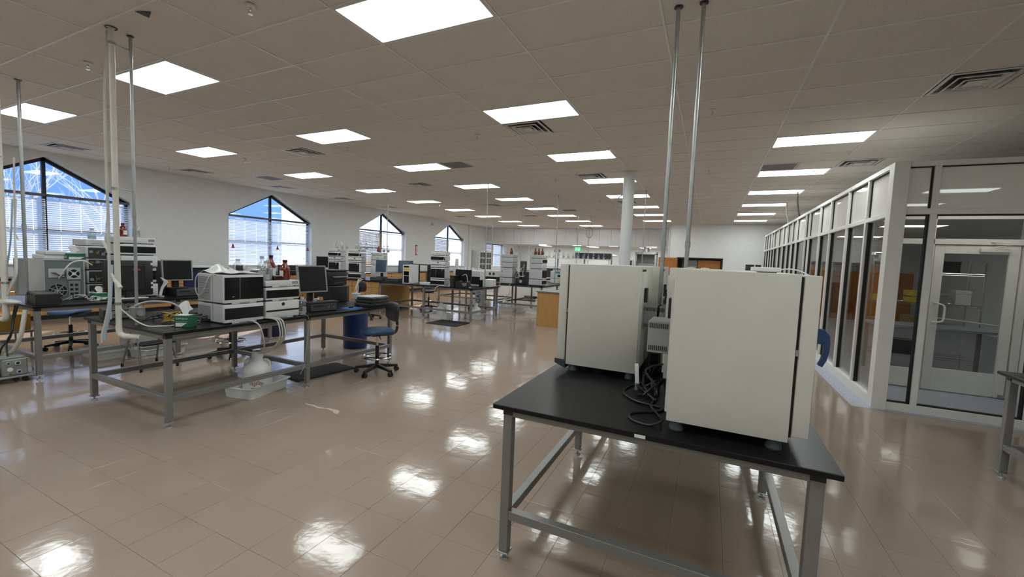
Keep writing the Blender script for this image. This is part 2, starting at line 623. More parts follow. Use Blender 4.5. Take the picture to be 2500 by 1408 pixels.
VENT = [(-1, 5), (3, 5), (-5, 5), (3, 11), (-1, 11), (-9, 2), (-9, 6), (-9, 10), (-9, 14), (-5, 11), (-5, 18), (-1, 18), (-9, 18), (-5, 24)]
RETURN = [(-3, 8), (-8, 8), (-3, 21), (-8, 24), (2, 11)]
half = {}
for v in VENT:
    half[v] = 'vent'
for v in RETURN:
    half[v] = 'return'
gr = G()
for i in range(ci0, ci1 + 2):
    x = GX + i * CXW
    if XW < x < XR:
        gr.box(x - .009, x + .009, YF, YS, ZC - .002, ZC + .03)
for j in range(cj0, cj1 + 2):
    y = GY + j * CYW
    if YF < y < YS:
        gr.box(XW, XR, y - .008, y + .008, ZC - .0016, ZC + .03)
gr.box(XW, XW + .025, YF, YS, ZC - .003, ZC + .02).box(XI, XR, YB - .025, YB, ZC - .003, ZC + .02)
gr.obj('ceiling_grid', M_GRID, ceiling, smooth=0, kind='stuff')
cl = []
for i in range(ci0, ci1 + 1):
    for j in range(cj0, cj1 + 1):
        if (i, j) in light_cells:
            continue
        x0, x1 = max(GX + i * CXW, XW), min(GX + (i + 1) * CXW, XR)
        y0, y1 = max(GY + j * CYW, YF), min(GY + (j + 1) * CYW, YS)
        if (i, j) in half:
            x0 += CYW
        if x1 - x0 < .05 or y1 - y0 < .05:
            continue
        c = Vector(((x0 + x1) / 2, (y0 + y1) / 2, ZC))
        cl.append((0 if in_view(c, 150) else 1, (c - CAM).length, x0, x1, y0, y1))
cl.sort()
rest = G()
g = G()
g.box(-CXW / 2 + .006, CXW / 2 - .006, -CYW / 2 + .006, CYW / 2 - .006, 0.006, 0.020, 0.002)
ct_me = g.mesh('ceiling_tile', M_CTILE, 0)
for k, (u, d, x0, x1, y0, y1) in enumerate(cl):
    full = x1 - x0 > CXW - 1e-3 and y1 - y0 > CYW - 1e-3
    if k < 300:
        if full:
            o = bpy.data.objects.new('ceiling_tile', ct_me)
        else:
            gg = G()
            a, b_ = (x1 - x0) / 2 - .009, (y1 - y0) / 2 - .009
            gg.box(-a, a, -b_, b_, 0.003, 0.018, 0.002)
            o = bpy.data.objects.new('ceiling_tile', gg.mesh('ceiling_tile', M_CTILE, 0))
        COL.objects.link(o)
        o.parent = ceiling
        o.location = ((x0 + x1) / 2, (y0 + y1) / 2, ZC + random.uniform(-.001, .0015))
        o.rotation_euler = (random.gauss(0, .0012), random.gauss(0, .0008), 0)
    else:
        rest.box(x0 + .009, x1 - .009, y0 + .009, y1 - .009, ZC + .003, ZC + .018)
rest.obj('ceiling_tile_field', M_CTILE, ceiling, smooth=0, kind='stuff')

# ---- window wall
WC = [4.09, 9.45, 14.77, 20.13]
HW, ZB, ZSP, ZAP = 1.485, 1.18, 2.75, 3.565
WT = 0.30
g = G()
def wp(poly):
    g.prism(poly, 'x', XW - WT, XW)
ZT = ZC + 0.1
wp([(YF, 0), (YEND, 0), (YEND, ZB), (YF, ZB)])
edges = [YF]
for c in WC:
    edges += [c - HW, c + HW]
edges += [24.3, 27.0, YEND]
for a, b_ in zip(edges[0::2], edges[1::2]):
    wp([(a, ZB), (b_, ZB), (b_, ZT), (a, ZT)])
for c in WC:
    wp([(c - HW, ZSP), (c, ZAP), (c, ZT), (c - HW, ZT)])
    wp([(c, ZAP), (c + HW, ZSP), (c + HW, ZT), (c, ZT)])
wp([(24.3, 2.68), (27.0, 2.68), (27.0, ZT), (24.3, ZT)])
wall_left = g.obj('wall_left', M_WALL, smooth=0)
wall_left['kind'] = 'structure'
G().box(XW, XW + .012, YF, YEND, 0.0, 0.10).obj('baseboard_left', M_DARK, smooth=0)['kind'] = 'structure'
G().box(XW, XW + .08, 22.05, 22.3, 0.0, ZC).obj('trim_1', M_WALLW, smooth=0)['kind'] = 'structure'

XGL = XW - 0.22                 # glazing plane
for n, c in enumerate(WC):
    w = struct('window_%d' % (n + 1))
    fw = .05
    def bar(nm, y0, y1, z0, z1):
        G().box(XGL - .035, XGL + .035, y0, y1, z0, z1).obj(nm, M_BRONZE, w, smooth=0)
    bar('jamb', c - HW, c - HW + fw, ZB, ZSP)
    bar('jamb', c + HW - fw, c + HW, ZB, ZSP)
    bar('mullion', c - .032, c + .032, ZB, ZAP - .03)
    bar('window_sill_rail', c - HW, c + HW, ZB, ZB + .05)
    bar('transom', c - HW, c + HW, 1.925, 1.975)
    bar('transom', c - HW, c + HW, ZSP - .06, ZSP)
    for s in (-1, 1):
        G().prism([(c, ZAP - .085), (c, ZAP), (c + s * HW, ZSP), (c + s * (HW - .13), ZSP)], 'x', XGL - .035, XGL + .035).obj('rake_rail', M_BRONZE, w, smooth=0)
        lo, hi = (c - HW + fw, c - .04) if s < 0 else (c + .04, c + HW - fw)
        for z0, z1 in ((ZB + .05, 1.925), (1.975, ZSP - .06)):
            G().box(XGL - .004, XGL + .004, lo, hi, z0, z1).obj('pane', M_PANE, w, smooth=0)
        G().prism([(c + s * .04, ZSP), (c + s * .04, ZAP - .105), (c + s * (HW - .13), ZSP)], 'x', XGL - .004, XGL + .004).obj('pane', M_PANE, w, smooth=0)
    G().box(XW - .22, XW + .05, c - HW - .03, c + HW + .03, ZB - .035, ZB + .002, .006).obj('sill_board', M_WALLW, w)
# back room window
w = struct('window_5')
for y0, y1 in ((24.3, 24.36), (25.6, 25.68), (26.94, 27.0)):
    G().box(XGL - .03, XGL + .03, y0, y1, 1.0, 2.68).obj('jamb', M_WALLW, w, smooth=0)
for z0, z1 in ((1.0, 1.06), (1.92, 1.97), (2.62, 2.68)):
    G().box(XGL - .03, XGL + .03, 24.3, 27.0, z0, z1).obj('transom', M_WALLW, w, smooth=0)
for y0, y1 in ((24.36, 25.6), (25.68, 26.94)):
    for z0, z1 in ((1.18, 1.92), (1.97, 2.62)):
        G().box(XGL - .004, XGL + .004, y0, y1, z0, z1).obj('pane', M_PANE, w, smooth=0)

# ---- blinds
def blind(label, y0, y1, z0, z1, m, tilt, headmat=M_RAIL):
    t = thing('window_blind', label, 'blind', (XW - .12, (y0 + y1) / 2, z0), 0, 'slatted blinds in the gabled windows')
    L = (y1 - y0) / 2
    H = z1 - z0
    G().box(-.025, .035, -L, L, H - .055, H, .004).obj('head_rail', headmat, t)
    g = G()
    n = int((H - .09) / .046)
    ca, sa = math.cos(tilt) * .024, math.sin(tilt) * .024
    for k in range(n):
        z = .05 + k * .046
        b = g.bm
        zz = random.gauss(0, .0012)
        A = [(-ca, -L, z + sa + zz), (0, -L, z + .0045 + zz), (ca, -L, z - sa + zz)]
        B = [(x, L, zq + random.gauss(0, .001)) for x, _, zq in A]
        va = [b.verts.new(p) for p in A]
        vb = [b.verts.new(p) for p in B]
        for q in range(2):
            b.faces.new((va[q], va[q + 1], vb[q + 1], vb[q]))
    g.obj('slats', m, t, smooth=60, kind='stuff')
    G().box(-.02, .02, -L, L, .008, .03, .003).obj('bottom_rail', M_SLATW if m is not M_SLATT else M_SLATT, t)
    for q in (-.72, -.25, .25, .72):
        G().box(.026, .0285, q * L - .006, q * L + .006, .03, H - .05).obj('ladder_tape', M_SLATW, t, smooth=0)
    return t
WN = ['leftmost gabled window', 'second gabled window', 'third gabled window', 'farthest gabled window']
for n, c in enumerate(WC):
    for s in (-1, 1):
        y0, y1 = (c - HW + .01, c - .012) if s < 0 else (c + .012, c + HW - .01)
        if n < 2:
            blind('half open white blind on the %s half of the %s' % ('left' if s < 0 else 'right', WN[n]), y0, y1, ZB + .004, ZSP - .01, M_SLATW, rad(43))
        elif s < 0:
            blind('blind toned tan for backlit shade on the left half of the %s' % WN[n], y0, y1, ZB + .004, ZSP - .01, M_SLATT, rad(52))
        else:
            blind('sunlit white blind on the right half of the %s' % WN[n], y0, y1, ZB + .004, ZSP - .01, M_SLATB, rad(60))
for yy, ph in ((8.13, 'left edge'), (9.62, 'middle'), (10.82, 'right edge')):
    t = thing('paper_pennant', 'tiny blue and red pennant at the %s of the second window blind' % ph, 'pennant', (XW - .07, yy, 1.70))
    G().prism([(-.03, .07), (.03, .07), (.0, .15)], 'x', 0, .002).obj('blue_tip', M_NAVY, t, smooth=0)
    G().prism([(-.05, 0), (.06, .0), (.03, .07), (-.03, .07)], 'x', 0, .002).obj('red_stripes', M_RED, t, smooth=0)
    G().cyl((-.05, 0, .15), (0, 0, .15), .002, n=5).obj('string', M_PAPER, t)
blind('tan blind on the left half of the back room window', 24.37, 25.62, 1.19, 2.66, M_SLATT, rad(58))
blind('tan blind on the right half of the back room window', 25.66, 26.93, 1.19, 2.66, M_SLATT, rad(45))

# ---- back wall, right wall, wall behind the camera
g = G()
oz = 2.10
g.box(XI, -1.46, YB, YB + .15, 0, ZC + .1).box(-1.46, .50, YB, YB + .15, oz, ZC + .1).box(.50, 1.42, YB, YB + .15, 0, ZC + .1)
g.box(1.42, 2.02, YB, YB + .15, 0, 1.55).box(1.42, 2.02, YB, YB + .15, 1.89, ZC + .1).box(1.76, 1.80, YB, YB + .15, 1.55, 1.89)
g.box(2.02, XR, YB, YB + .15, 0, ZC + .1)
wb = g.obj('wall_back', M_WALLW, smooth=0)
wb['kind'] = 'structure'
G().box(-1.46, -1.40, YB - .02, YB + .15, 0, oz).box(.44, .50, YB - .02, YB + .15, 0, oz).box(-1.46, .50, YB - .02, YB + .15, oz - .05, oz).obj('trim_2', M_BLACK, smooth=0)['kind'] = 'structure'
for k, (a, b_) in enumerate(((1.42, 1.76), (1.80, 2.02))):
    w = struct('window_%d' % (6 + k))
    G().box(a, b_, YB + .05, YB + .06, 1.55, 1.89).obj('pane', mat('dark interior pane', (.06, .075, .075), .15), w, smooth=0)
    for z0, z1 in ((1.55, 1.57), (1.87, 1.89)):
        G().box(a, b_, YB - .01, YB + .06, z0, z1).obj('frame', M_WALLW, w, smooth=0)
G().box(XI, XR, YB + 2.4, YB + 2.5, 0, ZC).box(XI, XI + .02, YB + .15, YB + 2.4, 0, ZC).box(XR - .1, XR, YB + .16, YB + 2.5, 0, ZC).box(XI + .02, XR - .1, YB + .16, YB + 2.4, 2.6, 2.65).obj('wall_pass', M_WALL, smooth=0)['kind'] = 'structure'
g = G()
g.box(XR, XR + .15, YF, YB, 0, ZC + .1)
g.obj('wall_right', M_WALL, smooth=0)['kind'] = 'structure'
g = G()
g.box(XW, XR, YF - .15, YF, 0, ZC + .1)
g.obj('wall_front', M_WALL, smooth=0)['kind'] = 'structure'
# ---- back room under the soffit
g = G()
g.box(XI - .02, XI + .0, YB, YEND, 0, ZC + .1).box(XW, XI, YEND, YEND + .15, 0, ZC)
g.obj('wall_far', M_WALLW, smooth=0)['kind'] = 'structure'
g = G()
g.box(XW, XI, YS + .06, YEND, 2.73, 2.80)
g.obj('ceiling_back', M_CTILE, smooth=0)['kind'] = 'structure'
g = G()
g.box(XW, XI, YS + .03, YS + .06, 2.70, ZC + .15).box(XW, XI, YS - .01, YS + .1, 2.66, 2.73)
sof = g.obj('wall_soffit', M_WALLW, smooth=0)
sof['kind'] = 'structure'
npan = 17
pw = (XI - XW) / npan
g = G()
g.box(-pw / 2 + .004, pw / 2 - .004, -.012, .03, 2.735, ZC - .01, .002)
pme = g.mesh('soffit_panel', mat('soffit panel', (.86, .87, .89), .16, var=.02), 0)
for k in range(npan):
    o = bpy.data.objects.new('soffit_panel', pme)
    COL.objects.link(o)
    o.parent = sof
    o.location = (XW + (k + .5) * pw, YS, 0)
    o.rotation_euler = (random.gauss(0, .002), 0, random.gauss(0, .004))

# ---- glass partition
part = struct('wall_partition')
def fr(nm, *a, m=M_ALU, bev=.003):
    G().box(*a, bev).obj(nm, m, part, smooth=30)
Z1, Z2, Z3, Z4 = 0.13, 2.41, 2.47, 3.0
MU = [7.60, 8.53, 9.62, 10.45, 11.49, 11.89, 13.0, 13.7, 14.44, 15.27, 16.21, 17.25, 17.95, 18.65, 19.4]
fr('corner_post', PX0 - .03, PX0 + .12, PY0 - .06, PY0 + .10, 0, 3.06)
fr('end_post', PX0 - .02, PX0 + .08, PY1 - .05, PY1 + .05, 0, 3.06)
fr('top_rail', PX0 - .03, PX0 + .08, PY0 + .10, PY1 - .05, Z4, 3.06)
fr('transom_rail', PX0 - .02, PX0 + .08, PY0 + .10, PY1 - .05, Z2, Z3)
fr('base_rail', PX0 - .025, PX0 + .08, PY0 + .10, PY1 - .05, 0, Z1)
ys = [PY0 + .10] + MU + [PY1 - .05]
for y in MU:
    fr('mullion', PX0 - .025, PX0 + .08, y - .03, y + .03, Z1, Z2)
    fr('mullion', PX0 - .025, PX0 + .08, y - .03, y + .03, Z3, Z4)
for k in range(len(ys) - 1):
    a = ys[k] + (.03 if k else 0)
    b_ = ys[k + 1] - (.03 if k < len(ys) - 2 else 0)
    G().box(PX0 + .025, PX0 + .035, a, b_, Z1, Z2).obj('pane', M_PART, part, smooth=0)
    G().box(PX0 + .02, PX0 + .04, a, b_, Z3, Z4).obj('infill_panel', M_FROST, part, smooth=0)
    for y0, y1 in ((a, a + .022), (b_ - .022, b_)):
        G().box(PX0 + .005, PX0 + .055, y0, y1, Z1, Z2).obj('gasket', M_GASKET, part, smooth=0)
    G().box(PX0 + .005, PX0 + .055, b_ - .016, b_, Z3, Z4).obj('gasket', M_GASKET, part, smooth=0)
    G().box(PX0 + .005, PX0 + .055, a, b_ - .016, Z4 - .012, Z4).obj('gasket', M_GASKET, part, smooth=0)
# front leg of the partition, facing the camera
xs = [PX0 + .12, 2.335, 3.32, 4.6, 6.0, XR]
fr('top_rail', PX0 + .12, XR, PY0 - .04, PY0 + .08, Z4, 3.06)
fr('transom_rail', PX0 + .12, XR, PY0 - .03, PY0 + .07, Z2 + .02, Z3 + .03)
fr('base_rail', PX0 + .12, XR, PY0 - .035, PY0 + .07, 0, .10)
for x in xs[1:-1]:
    fr('mullion', x, x + .06, PY0 - .035, PY0 + .07, .10, Z2 + .02)
    fr('mullion', x, x + .06, PY0 - .035, PY0 + .07, Z3 + .03, Z4)
for k in range(len(xs) - 1):
    a = xs[k] + (.06 if k else 0)
    b_ = xs[k + 1]
    G().box(a, b_, PY0 + .015, PY0 + .025, .10, Z2 + .02).obj('pane', M_PART, part, smooth=0)
    G().box(a, b_, PY0 + .01, PY0 + .03, Z3 + .03, Z4).obj('infill_panel', M_FROST, part, smooth=0)
    G().box(b_ - .02, b_, PY0 - .005, PY0 + .045, .10, Z4).obj('gasket', M_GASKET, part, smooth=0)
    G().box(a, b_, PY0 - .005, PY0 + .045, .10, .115).obj('gasket', M_GASKET, part, smooth=0)
    G().box(a, b_, PY0 - .005, PY0 + .045, Z2 + .005, Z2 + .02).obj('gasket', M_GASKET, part, smooth=0)
    G().box(a, b_ - .02, PY0 - .005, PY0 + .045, Z4 - .012, Z4).obj('gasket', M_GASKET, part, smooth=0)
# ceiling over the enclosed room
G().box(PX0 + .09, XR, PY0 + .09, PY1, 2.90, 2.96).obj('ceiling_enclosure', M_CTILE, smooth=0)['kind'] = 'structure'
# inner vestibule wall with the glazed door
VY = 8.23
ves = struct('wall_vestibule')
def vf(nm, *a, m=M_ALU):
    G().box(*a, .003).obj(nm, m, ves, smooth=30)
vf('post', 2.42, 2.50, VY - .05, VY + .05, 0, 2.9)
vf('post', 2.88, 2.94, VY - .05, VY + .05, 0, 2.9)
vf('post', 3.86, 3.94, VY - .05, VY + .05, 0, 2.9)
vf('post', 4.9, 4.98, VY - .05, VY + .05, 0, 2.9)
vf('head_rail', 2.42, 4.98, VY - .05, VY + .05, 2.16, 2.24)
vf('head_rail', 2.42, 4.98, VY - .05, VY + .05, 2.52, 2.60)
vf('kick_panel', 2.50, 2.88, VY - .03, VY + .03, 0.02, .30)
vf('kick_panel', 3.94, 4.9, VY - .03, VY + .03, 0.02, .30)
for a, b_ in ((2.50, 2.88), (3.94, 4.9)):
    G().box(a, b_, VY - .005, VY + .005, .30, 2.16).obj('pane', M_PART, ves, smooth=0)
for a, b_ in ((2.50, 2.88), (2.94, 3.86), (3.94, 4.9)):
    G().box(a, b_, VY - .005, VY + .005, 2.24, 2.52).obj('pane', M_PART, ves, smooth=0)
G().box(3.95, 4.05, VY, PY0 + .05, 0, 2.9).obj('wall_vestibule_side', M_WALL, smooth=0)['kind'] = 'structure'
door = struct('door_1')
def dr(nm, *a, m=M_ALU, bev=.003):
    return G().box(*a, bev).obj(nm, m, door, smooth=30)
DX0, DX1 = 2.955, 3.845
dr('stile', DX0, DX0 + .11, VY - .025, VY + .025, .012, 2.15)
dr('stile', DX1 - .11, DX1, VY - .025, VY + .025, .012, 2.15)
dr('rail', DX0 + .11, DX1 - .11, VY - .025, VY + .025, 2.03, 2.15)
dr('rail', DX0 + .11, DX1 - .11, VY - .025, VY + .025, .012, .34)
G().box(DX0 + .11, DX1 - .11, VY - .005, VY + .005, .34, 2.03).obj('pane', M_PART, door, smooth=0)
G().tube([(DX0 + .06, VY - .02, 1.30), (DX0 + .06, VY - .07, 1.30), (DX0 + .14, VY - .09, 1.27), (DX0 + .15, VY - .09, 1.16), (DX0 + .14, VY - .09, 1.05), (DX0 + .06, VY - .07, 1.02), (DX0 + .06, VY - .02, 1.02)], .013, 8).obj('pull_handle', M_ALU, door)
G().cyl((DX0 + .1, VY + .06, 1.08), (DX1 - .1, VY + .06, 1.02), .014, n=8).obj('push_bar', M_ALU, door)
dr('closer', DX1 - .42, DX1 - .12, VY - .075, VY - .025, 2.06, 2.11)
G().tube([(DX1 - .3, VY - .06, 2.12), (DX1 - .12, VY - .16, 2.17), (DX1 - .32, VY - .05, 2.2)], .009, 6, 1).obj('closer_arm', M_ALU, door)
dr('floor_hinge', DX1 - .06, DX1, VY - .05, VY - .02, .01, .06, m=M_GREY)
# column
g = G()
g.lathe([(0, 0), (.118, 0), (.118, ZC - .02), (.135, ZC - .02), (.135, ZC), (0, ZC)], (-1.69, 9.27, 0), 32)
g.obj('wall_column', mat('column paint', (.70, .73, .74), .45, var=.02))['kind'] = 'structure'
# ================================================================== OUTSIDE
tag(G().box(-120, XW - .25, -60, 110, -.6, -.5).obj('lawn', M_GROUND, smooth=0), 'brown winter ground outside the windows', 'ground')
b = thing('building', 'building with blue shade in its cladding colour outside the two near windows', 'building', (-22, 0, -.5))
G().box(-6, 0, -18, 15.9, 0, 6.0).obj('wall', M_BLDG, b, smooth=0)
for k in range(6):
    G().box(-.02, .02, -14 + k * 5, -11.5 + k * 5, 1.2, 2.8).obj('window', mat('far window', (.10, .18, .32), .2), b, smooth=0)
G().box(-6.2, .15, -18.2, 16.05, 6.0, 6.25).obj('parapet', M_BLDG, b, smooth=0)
def tree(label, loc, h, seed, rr0=.06):
    rnd = random.Random(seed)
    t = thing('bare_tree', label, 'tree', loc, 0, 'bare trees outside')
    tr, br = G(), G()
    def grow(p, d, L, r, lev):
        q = p + d * L
        (tr if lev == 0 else br).cyl(p, q, r, r * .62, 7 if lev < 2 else 4, False)
        if lev >= 3:
            return
        for k in range(4 if lev else 8):
            f = rnd.uniform(.45, 1.0)
            nd = (d + Vector((rnd.uniform(-1, 1), rnd.uniform(-1, 1), rnd.uniform(-.2, .8))) * (.75 if lev else .9)).normalized()
            grow(p + d * L * f, nd, L * rnd.uniform(.5, .75), r * .5, lev + 1)
    grow(Vector((0, 0, 0)), Vector((rnd.uniform(-.05, .05), rnd.uniform(-.05, .05), 1)).normalized(), h * .45, rr0, 0)
    tr.obj('trunk', M_BARK, t)
    br.obj('branches', M_BARK, t, kind='stuff')
tree('pale bare tree outside the left half of the leftmost window', (-18.6, 4.6, -.5), 6.5, 3)
tree('pale bare tree outside the right half of the leftmost window', (-17.8, 6.9, -.5), 6.0, 5)
tree('thin bare tree outside the third gabled window', (-40, 43.0, -.5), 11.0, 8, .06)
tree('thin bare tree outside the farthest gabled window', (-40, 59.0, -.5), 11.0, 11, .06)

# ================================================================== CEILING FIXTURES
lm = None
for (c, j), k in sorted(light_cells.items(), key=lambda q: (q[0][0], q[1])):
    x, y = GX + (c + .5) * CXW, GY + (j + .5) * CYW
    kk = k if c != 2 else k - 2
    if k < 0 or (c == 2 and k == 0) or c == 5:
        lab = 'lit ceiling panel outside the picture, %s place back in the %s' % (ORD[k + 5], LCOLS[c])
    else:
        lab = 'lit ceiling panel, %s in the %s' % (ORD[kk], LCOLS[c])
    if lm is None:
        t = thing('ceiling_light', lab, 'ceiling light', (x, y, ZC), 0, 'lit two by four ceiling panels')
        a, b_ = CXW / 2 - .010, CYW / 2 - .010
        g = G()
        g.box(-a, a, -b_, -b_ + .022, -.004, .02).box(-a, a, b_ - .022, b_, -.004, .02).box(-a, -a + .022, -b_ + .022, b_ - .022, -.004, .02).box(a - .022, a, -b_ + .022, b_ - .022, -.004, .02)
        g.obj('frame', M_WHITE, t, smooth=0)
        G().box(-a + .02, a - .02, -b_ + .02, b_ - .02, -.001, .012).obj('diffuser', M_LAMP, t, smooth=0)
        lm = t
    else:
        dup(lm, (x, y, ZC), 0, lab)
# air diffusers (2 ft square, left half of a cell)
VL = {(-1, 5): 'square air diffuser in front of the lamp above the room centre', (3, 5): 'large square air diffuser at the top right corner',
      (-5, 5): 'square air diffuser between lamps left of the room centre', (3, 11): 'square air diffuser above the glass partition',
      (-1, 11): 'square air diffuser left of the white column', (-9, 2): 'air diffuser over the leftmost window',
      (-9, 6): 'air diffuser between the two nearest windows', (-9, 10): 'air diffuser over the second gabled window',
      (-9, 14): 'air diffuser beyond the second gabled window', (-5, 11): 'air diffuser farther along left of the room centre',
      (-5, 18): 'air diffuser far along left of the room centre', (-1, 18): 'air diffuser behind the white column',
      (-9, 18): 'air diffuser over the third gabled window', (-5, 24): 'farthest air diffuser before the soffit'}
vm = None
for (i, j) in VENT:
    x, y = GX + i * CXW + .3048, GY + (j + .5) * CYW
    if vm is None:
        t = thing('air_diffuser', VL[(i, j)], 'air vent', (x, y, ZC), 0, 'four way ceiling air diffusers')
        G().box(-.285, .285, -.285, .285, .012, .018).obj('backing', M_BLACK, t, smooth=0)
        for q, (r0, z0) in enumerate(((.285, -.003), (.205, -.016), (.130, -.020))):
            g = G()
            r1 = r0 - (.05 if q == 0 else .042)
            zz = z0 + .03
            bmv = g.bm
            SQ = ((-1, -1), (1, -1), (1, 1), (-1, 1))
            rl = r0 - (.035 if q == 0 else .02)
            A = [bmv.verts.new((sx * r0, sy * r0, z0)) for sx, sy in SQ]
            B = [bmv.verts.new((sx * rl, sy * rl, z0 - .002)) for sx, sy in SQ]
            C = [bmv.verts.new((sx * r1, sy * r1, zz)) for sx, sy in SQ]
            for V, W in ((A, B), (B, C)):
                for e in range(4):
                    bmv.faces.new((V[e], V[(e + 1) % 4], W[(e + 1) % 4], W[e]))
            g.obj('louvre_ring', M_WHITE, t, smooth=0)
        G().box(-.075, .075, -.075, .075, -.02, -.014, .003).obj('centre_plate', M_WHITE, t)
        vm = t
    else:
        dup(vm, (x, y, ZC), 0, VL[(i, j)])
RL = {(-3, 8): 'grey perforated return grille beside a lamp at mid room', (-8, 8): 'grey perforated return grille above the second window',
      (-3, 21): 'grey return grille far down the room centre', (-8, 24): 'grey return grille near the far windows', (2, 11): 'grey return grille among the lamps by the glass partition'}
rm = None
for (i, j) in RETURN:
    x, y = GX + i * CXW + .3048, GY + (j + .5) * CYW
    if rm is None:
        t = thing('return_grille', RL[(i, j)], 'air grille', (x, y, ZC), 0, 'perforated return air grilles')
        G().box(-.28, .28, -.28, .28, .003, .012).obj('perforated_plate', mat('perforated grey', (.22, .21, .22), .7, var=.3, vscale=180), t, smooth=0)
        g = G()
        g.box(-.295, .295, -.295, -.275, -.003, .012).box(-.295, .295, .275, .295, -.003, .012).box(-.295, -.275, -.275, .275, -.003, .012).box(.275, .295, -.275, .275, -.003, .012)
        g.obj('frame', M_GRID, t, smooth=0)
        rm = t
    else:
        dup(rm, (x, y, ZC), 0, RL[(i, j)])
# sprinklers
SPR = [(-3.49, 2.25, 'nearest the top lamp'), (-6.30, 2.26, 'left of the near lamps'), (-.10, 5.9, 'right of the two tall conduits'), (-3.5, 5.91, 'left of the central air diffuser'),
       (-6.32, 5.91, 'beside the second row of lamps'), (-9.36, 5.91, 'between the window row of lamps'), (-12.43, 5.93, 'next to the window wall'), (-.15, 9.52, 'far right of the white column'),
       (-3.47, 9.6, 'in front of the white column'), (-6.29, 9.5, 'at the middle of the ceiling'), (-3.27, 13.25, 'beyond the column lamp row'), (-9.36, 9.55, 'above the third window side'), (-9.36, 13.2, 'far along the window side')]
sm = None
for x, y, ph in SPR:
    lab = 'small pendent sprinkler head on the ceiling, %s' % ph
    if sm is None:
        t = thing('sprinkler_head', lab, 'sprinkler', (x, y, ZC), 0, 'ceiling sprinkler heads')
        G().lathe([(0, 0), (.042, 0), (.036, -.012), (.016, -.014), (0, -.014)], (0, 0, 0), 16).obj('escutcheon', M_WHITE, t)
        G().cyl((0, 0, -.012), (0, 0, -.04), .009, n=8).obj('stem', M_CHROME, t)
        G().tube([(-.014, 0, -.03), (-.018, 0, -.05), (0, 0, -.066), (.018, 0, -.05), (.014, 0, -.03)], .003, 5).obj('yoke', M_CHROME, t)
        G().cyl((0, 0, -.066), (0, 0, -.07), .018, n=10).obj('deflector', M_CHROME, t)
        sm = t
    else:
        dup(sm, (x, y, ZC), 0, lab)
# back room lamps, exit sign
for x, y, ph in ((-10.0, 25.2, 'leftmost'), (-7.7, 25.2, 'second from the left'), (-5.4, 25.2, 'third from the left'), (-3.2, 25.4, 'rightmost'), (-10.6, 27.8, 'deep left, added for fill light'), (-7.2, 27.8, 'deep middle, added for fill light'), (-3.8, 27.8, 'deep right, added for fill light')):  # the deep row is added to brighten the back room
    t = thing('ceiling_light', 'lit panel under the low back room ceiling, %s' % ph, 'ceiling light', (x, y, 2.73), 0, 'back room ceiling panels')
    G().box(-.30, .30, -.60, .60, -.012, 0, .003).obj('frame', M_WHITE, t)
    G().box(-.27, .27, -.57, .57, -.016, -.011).obj('diffuser', M_BACKLAMP, t, smooth=0)
t = thing('exit_sign', 'green lit exit sign on the far wall of the back room', 'sign', (-8.75, YEND - .06, 2.50))
G().box(-.16, .16, -.03, .03, 0, .20, .01).obj('housing', M_EXIT, t)
lettering('EXIT', .15, M_WHITE, t, (0, -.033, .10), (rad(90), 0, 0))
t = thing('notice', 'small framed notice on the far back room wall', 'sign', (-10.3, YEND - .02, 2.33))
G().box(-.25, .25, -.015, .015, 0, .2, .004).obj('frame', M_GREY, t)
G().box(-.17, .10, -.018, -.014, .03, .17).obj('sheet', M_PAPER, t, smooth=0)
# wall bits
t = thing('wall_thermometer', 'red framed narrow strip hanging on the wall between far windows', 'wall gauge', (XW, 17.06, 1.7))
G().box(0, .02, -.07, .07, 0, .52, .004).obj('backing', M_RED, t)
G().box(.02, .024, -.04, .04, .05, .47).obj('scale_plate', M_PAPER, t, smooth=0)
t = thing('alarm_box', 'small white alarm box high on the wall between the far windows', 'alarm', (XW, 18.34, 3.3))
G().box(0, .05, -.07, .07, 0, .17, .006).obj('case', M_WHITE, t)
G().box(.05, .055, -.03, .03, .03, .08).obj('lens', M_GREY, t, smooth=0)
# open tile cut-out around the near pipe
G().prism([(-4.52, 1.93), (-4.40, 1.99), (-4.52, 2.03)], 'z', ZC - .004, ZC - .002).obj('cut_out', M_BLACK, ceiling, smooth=0)
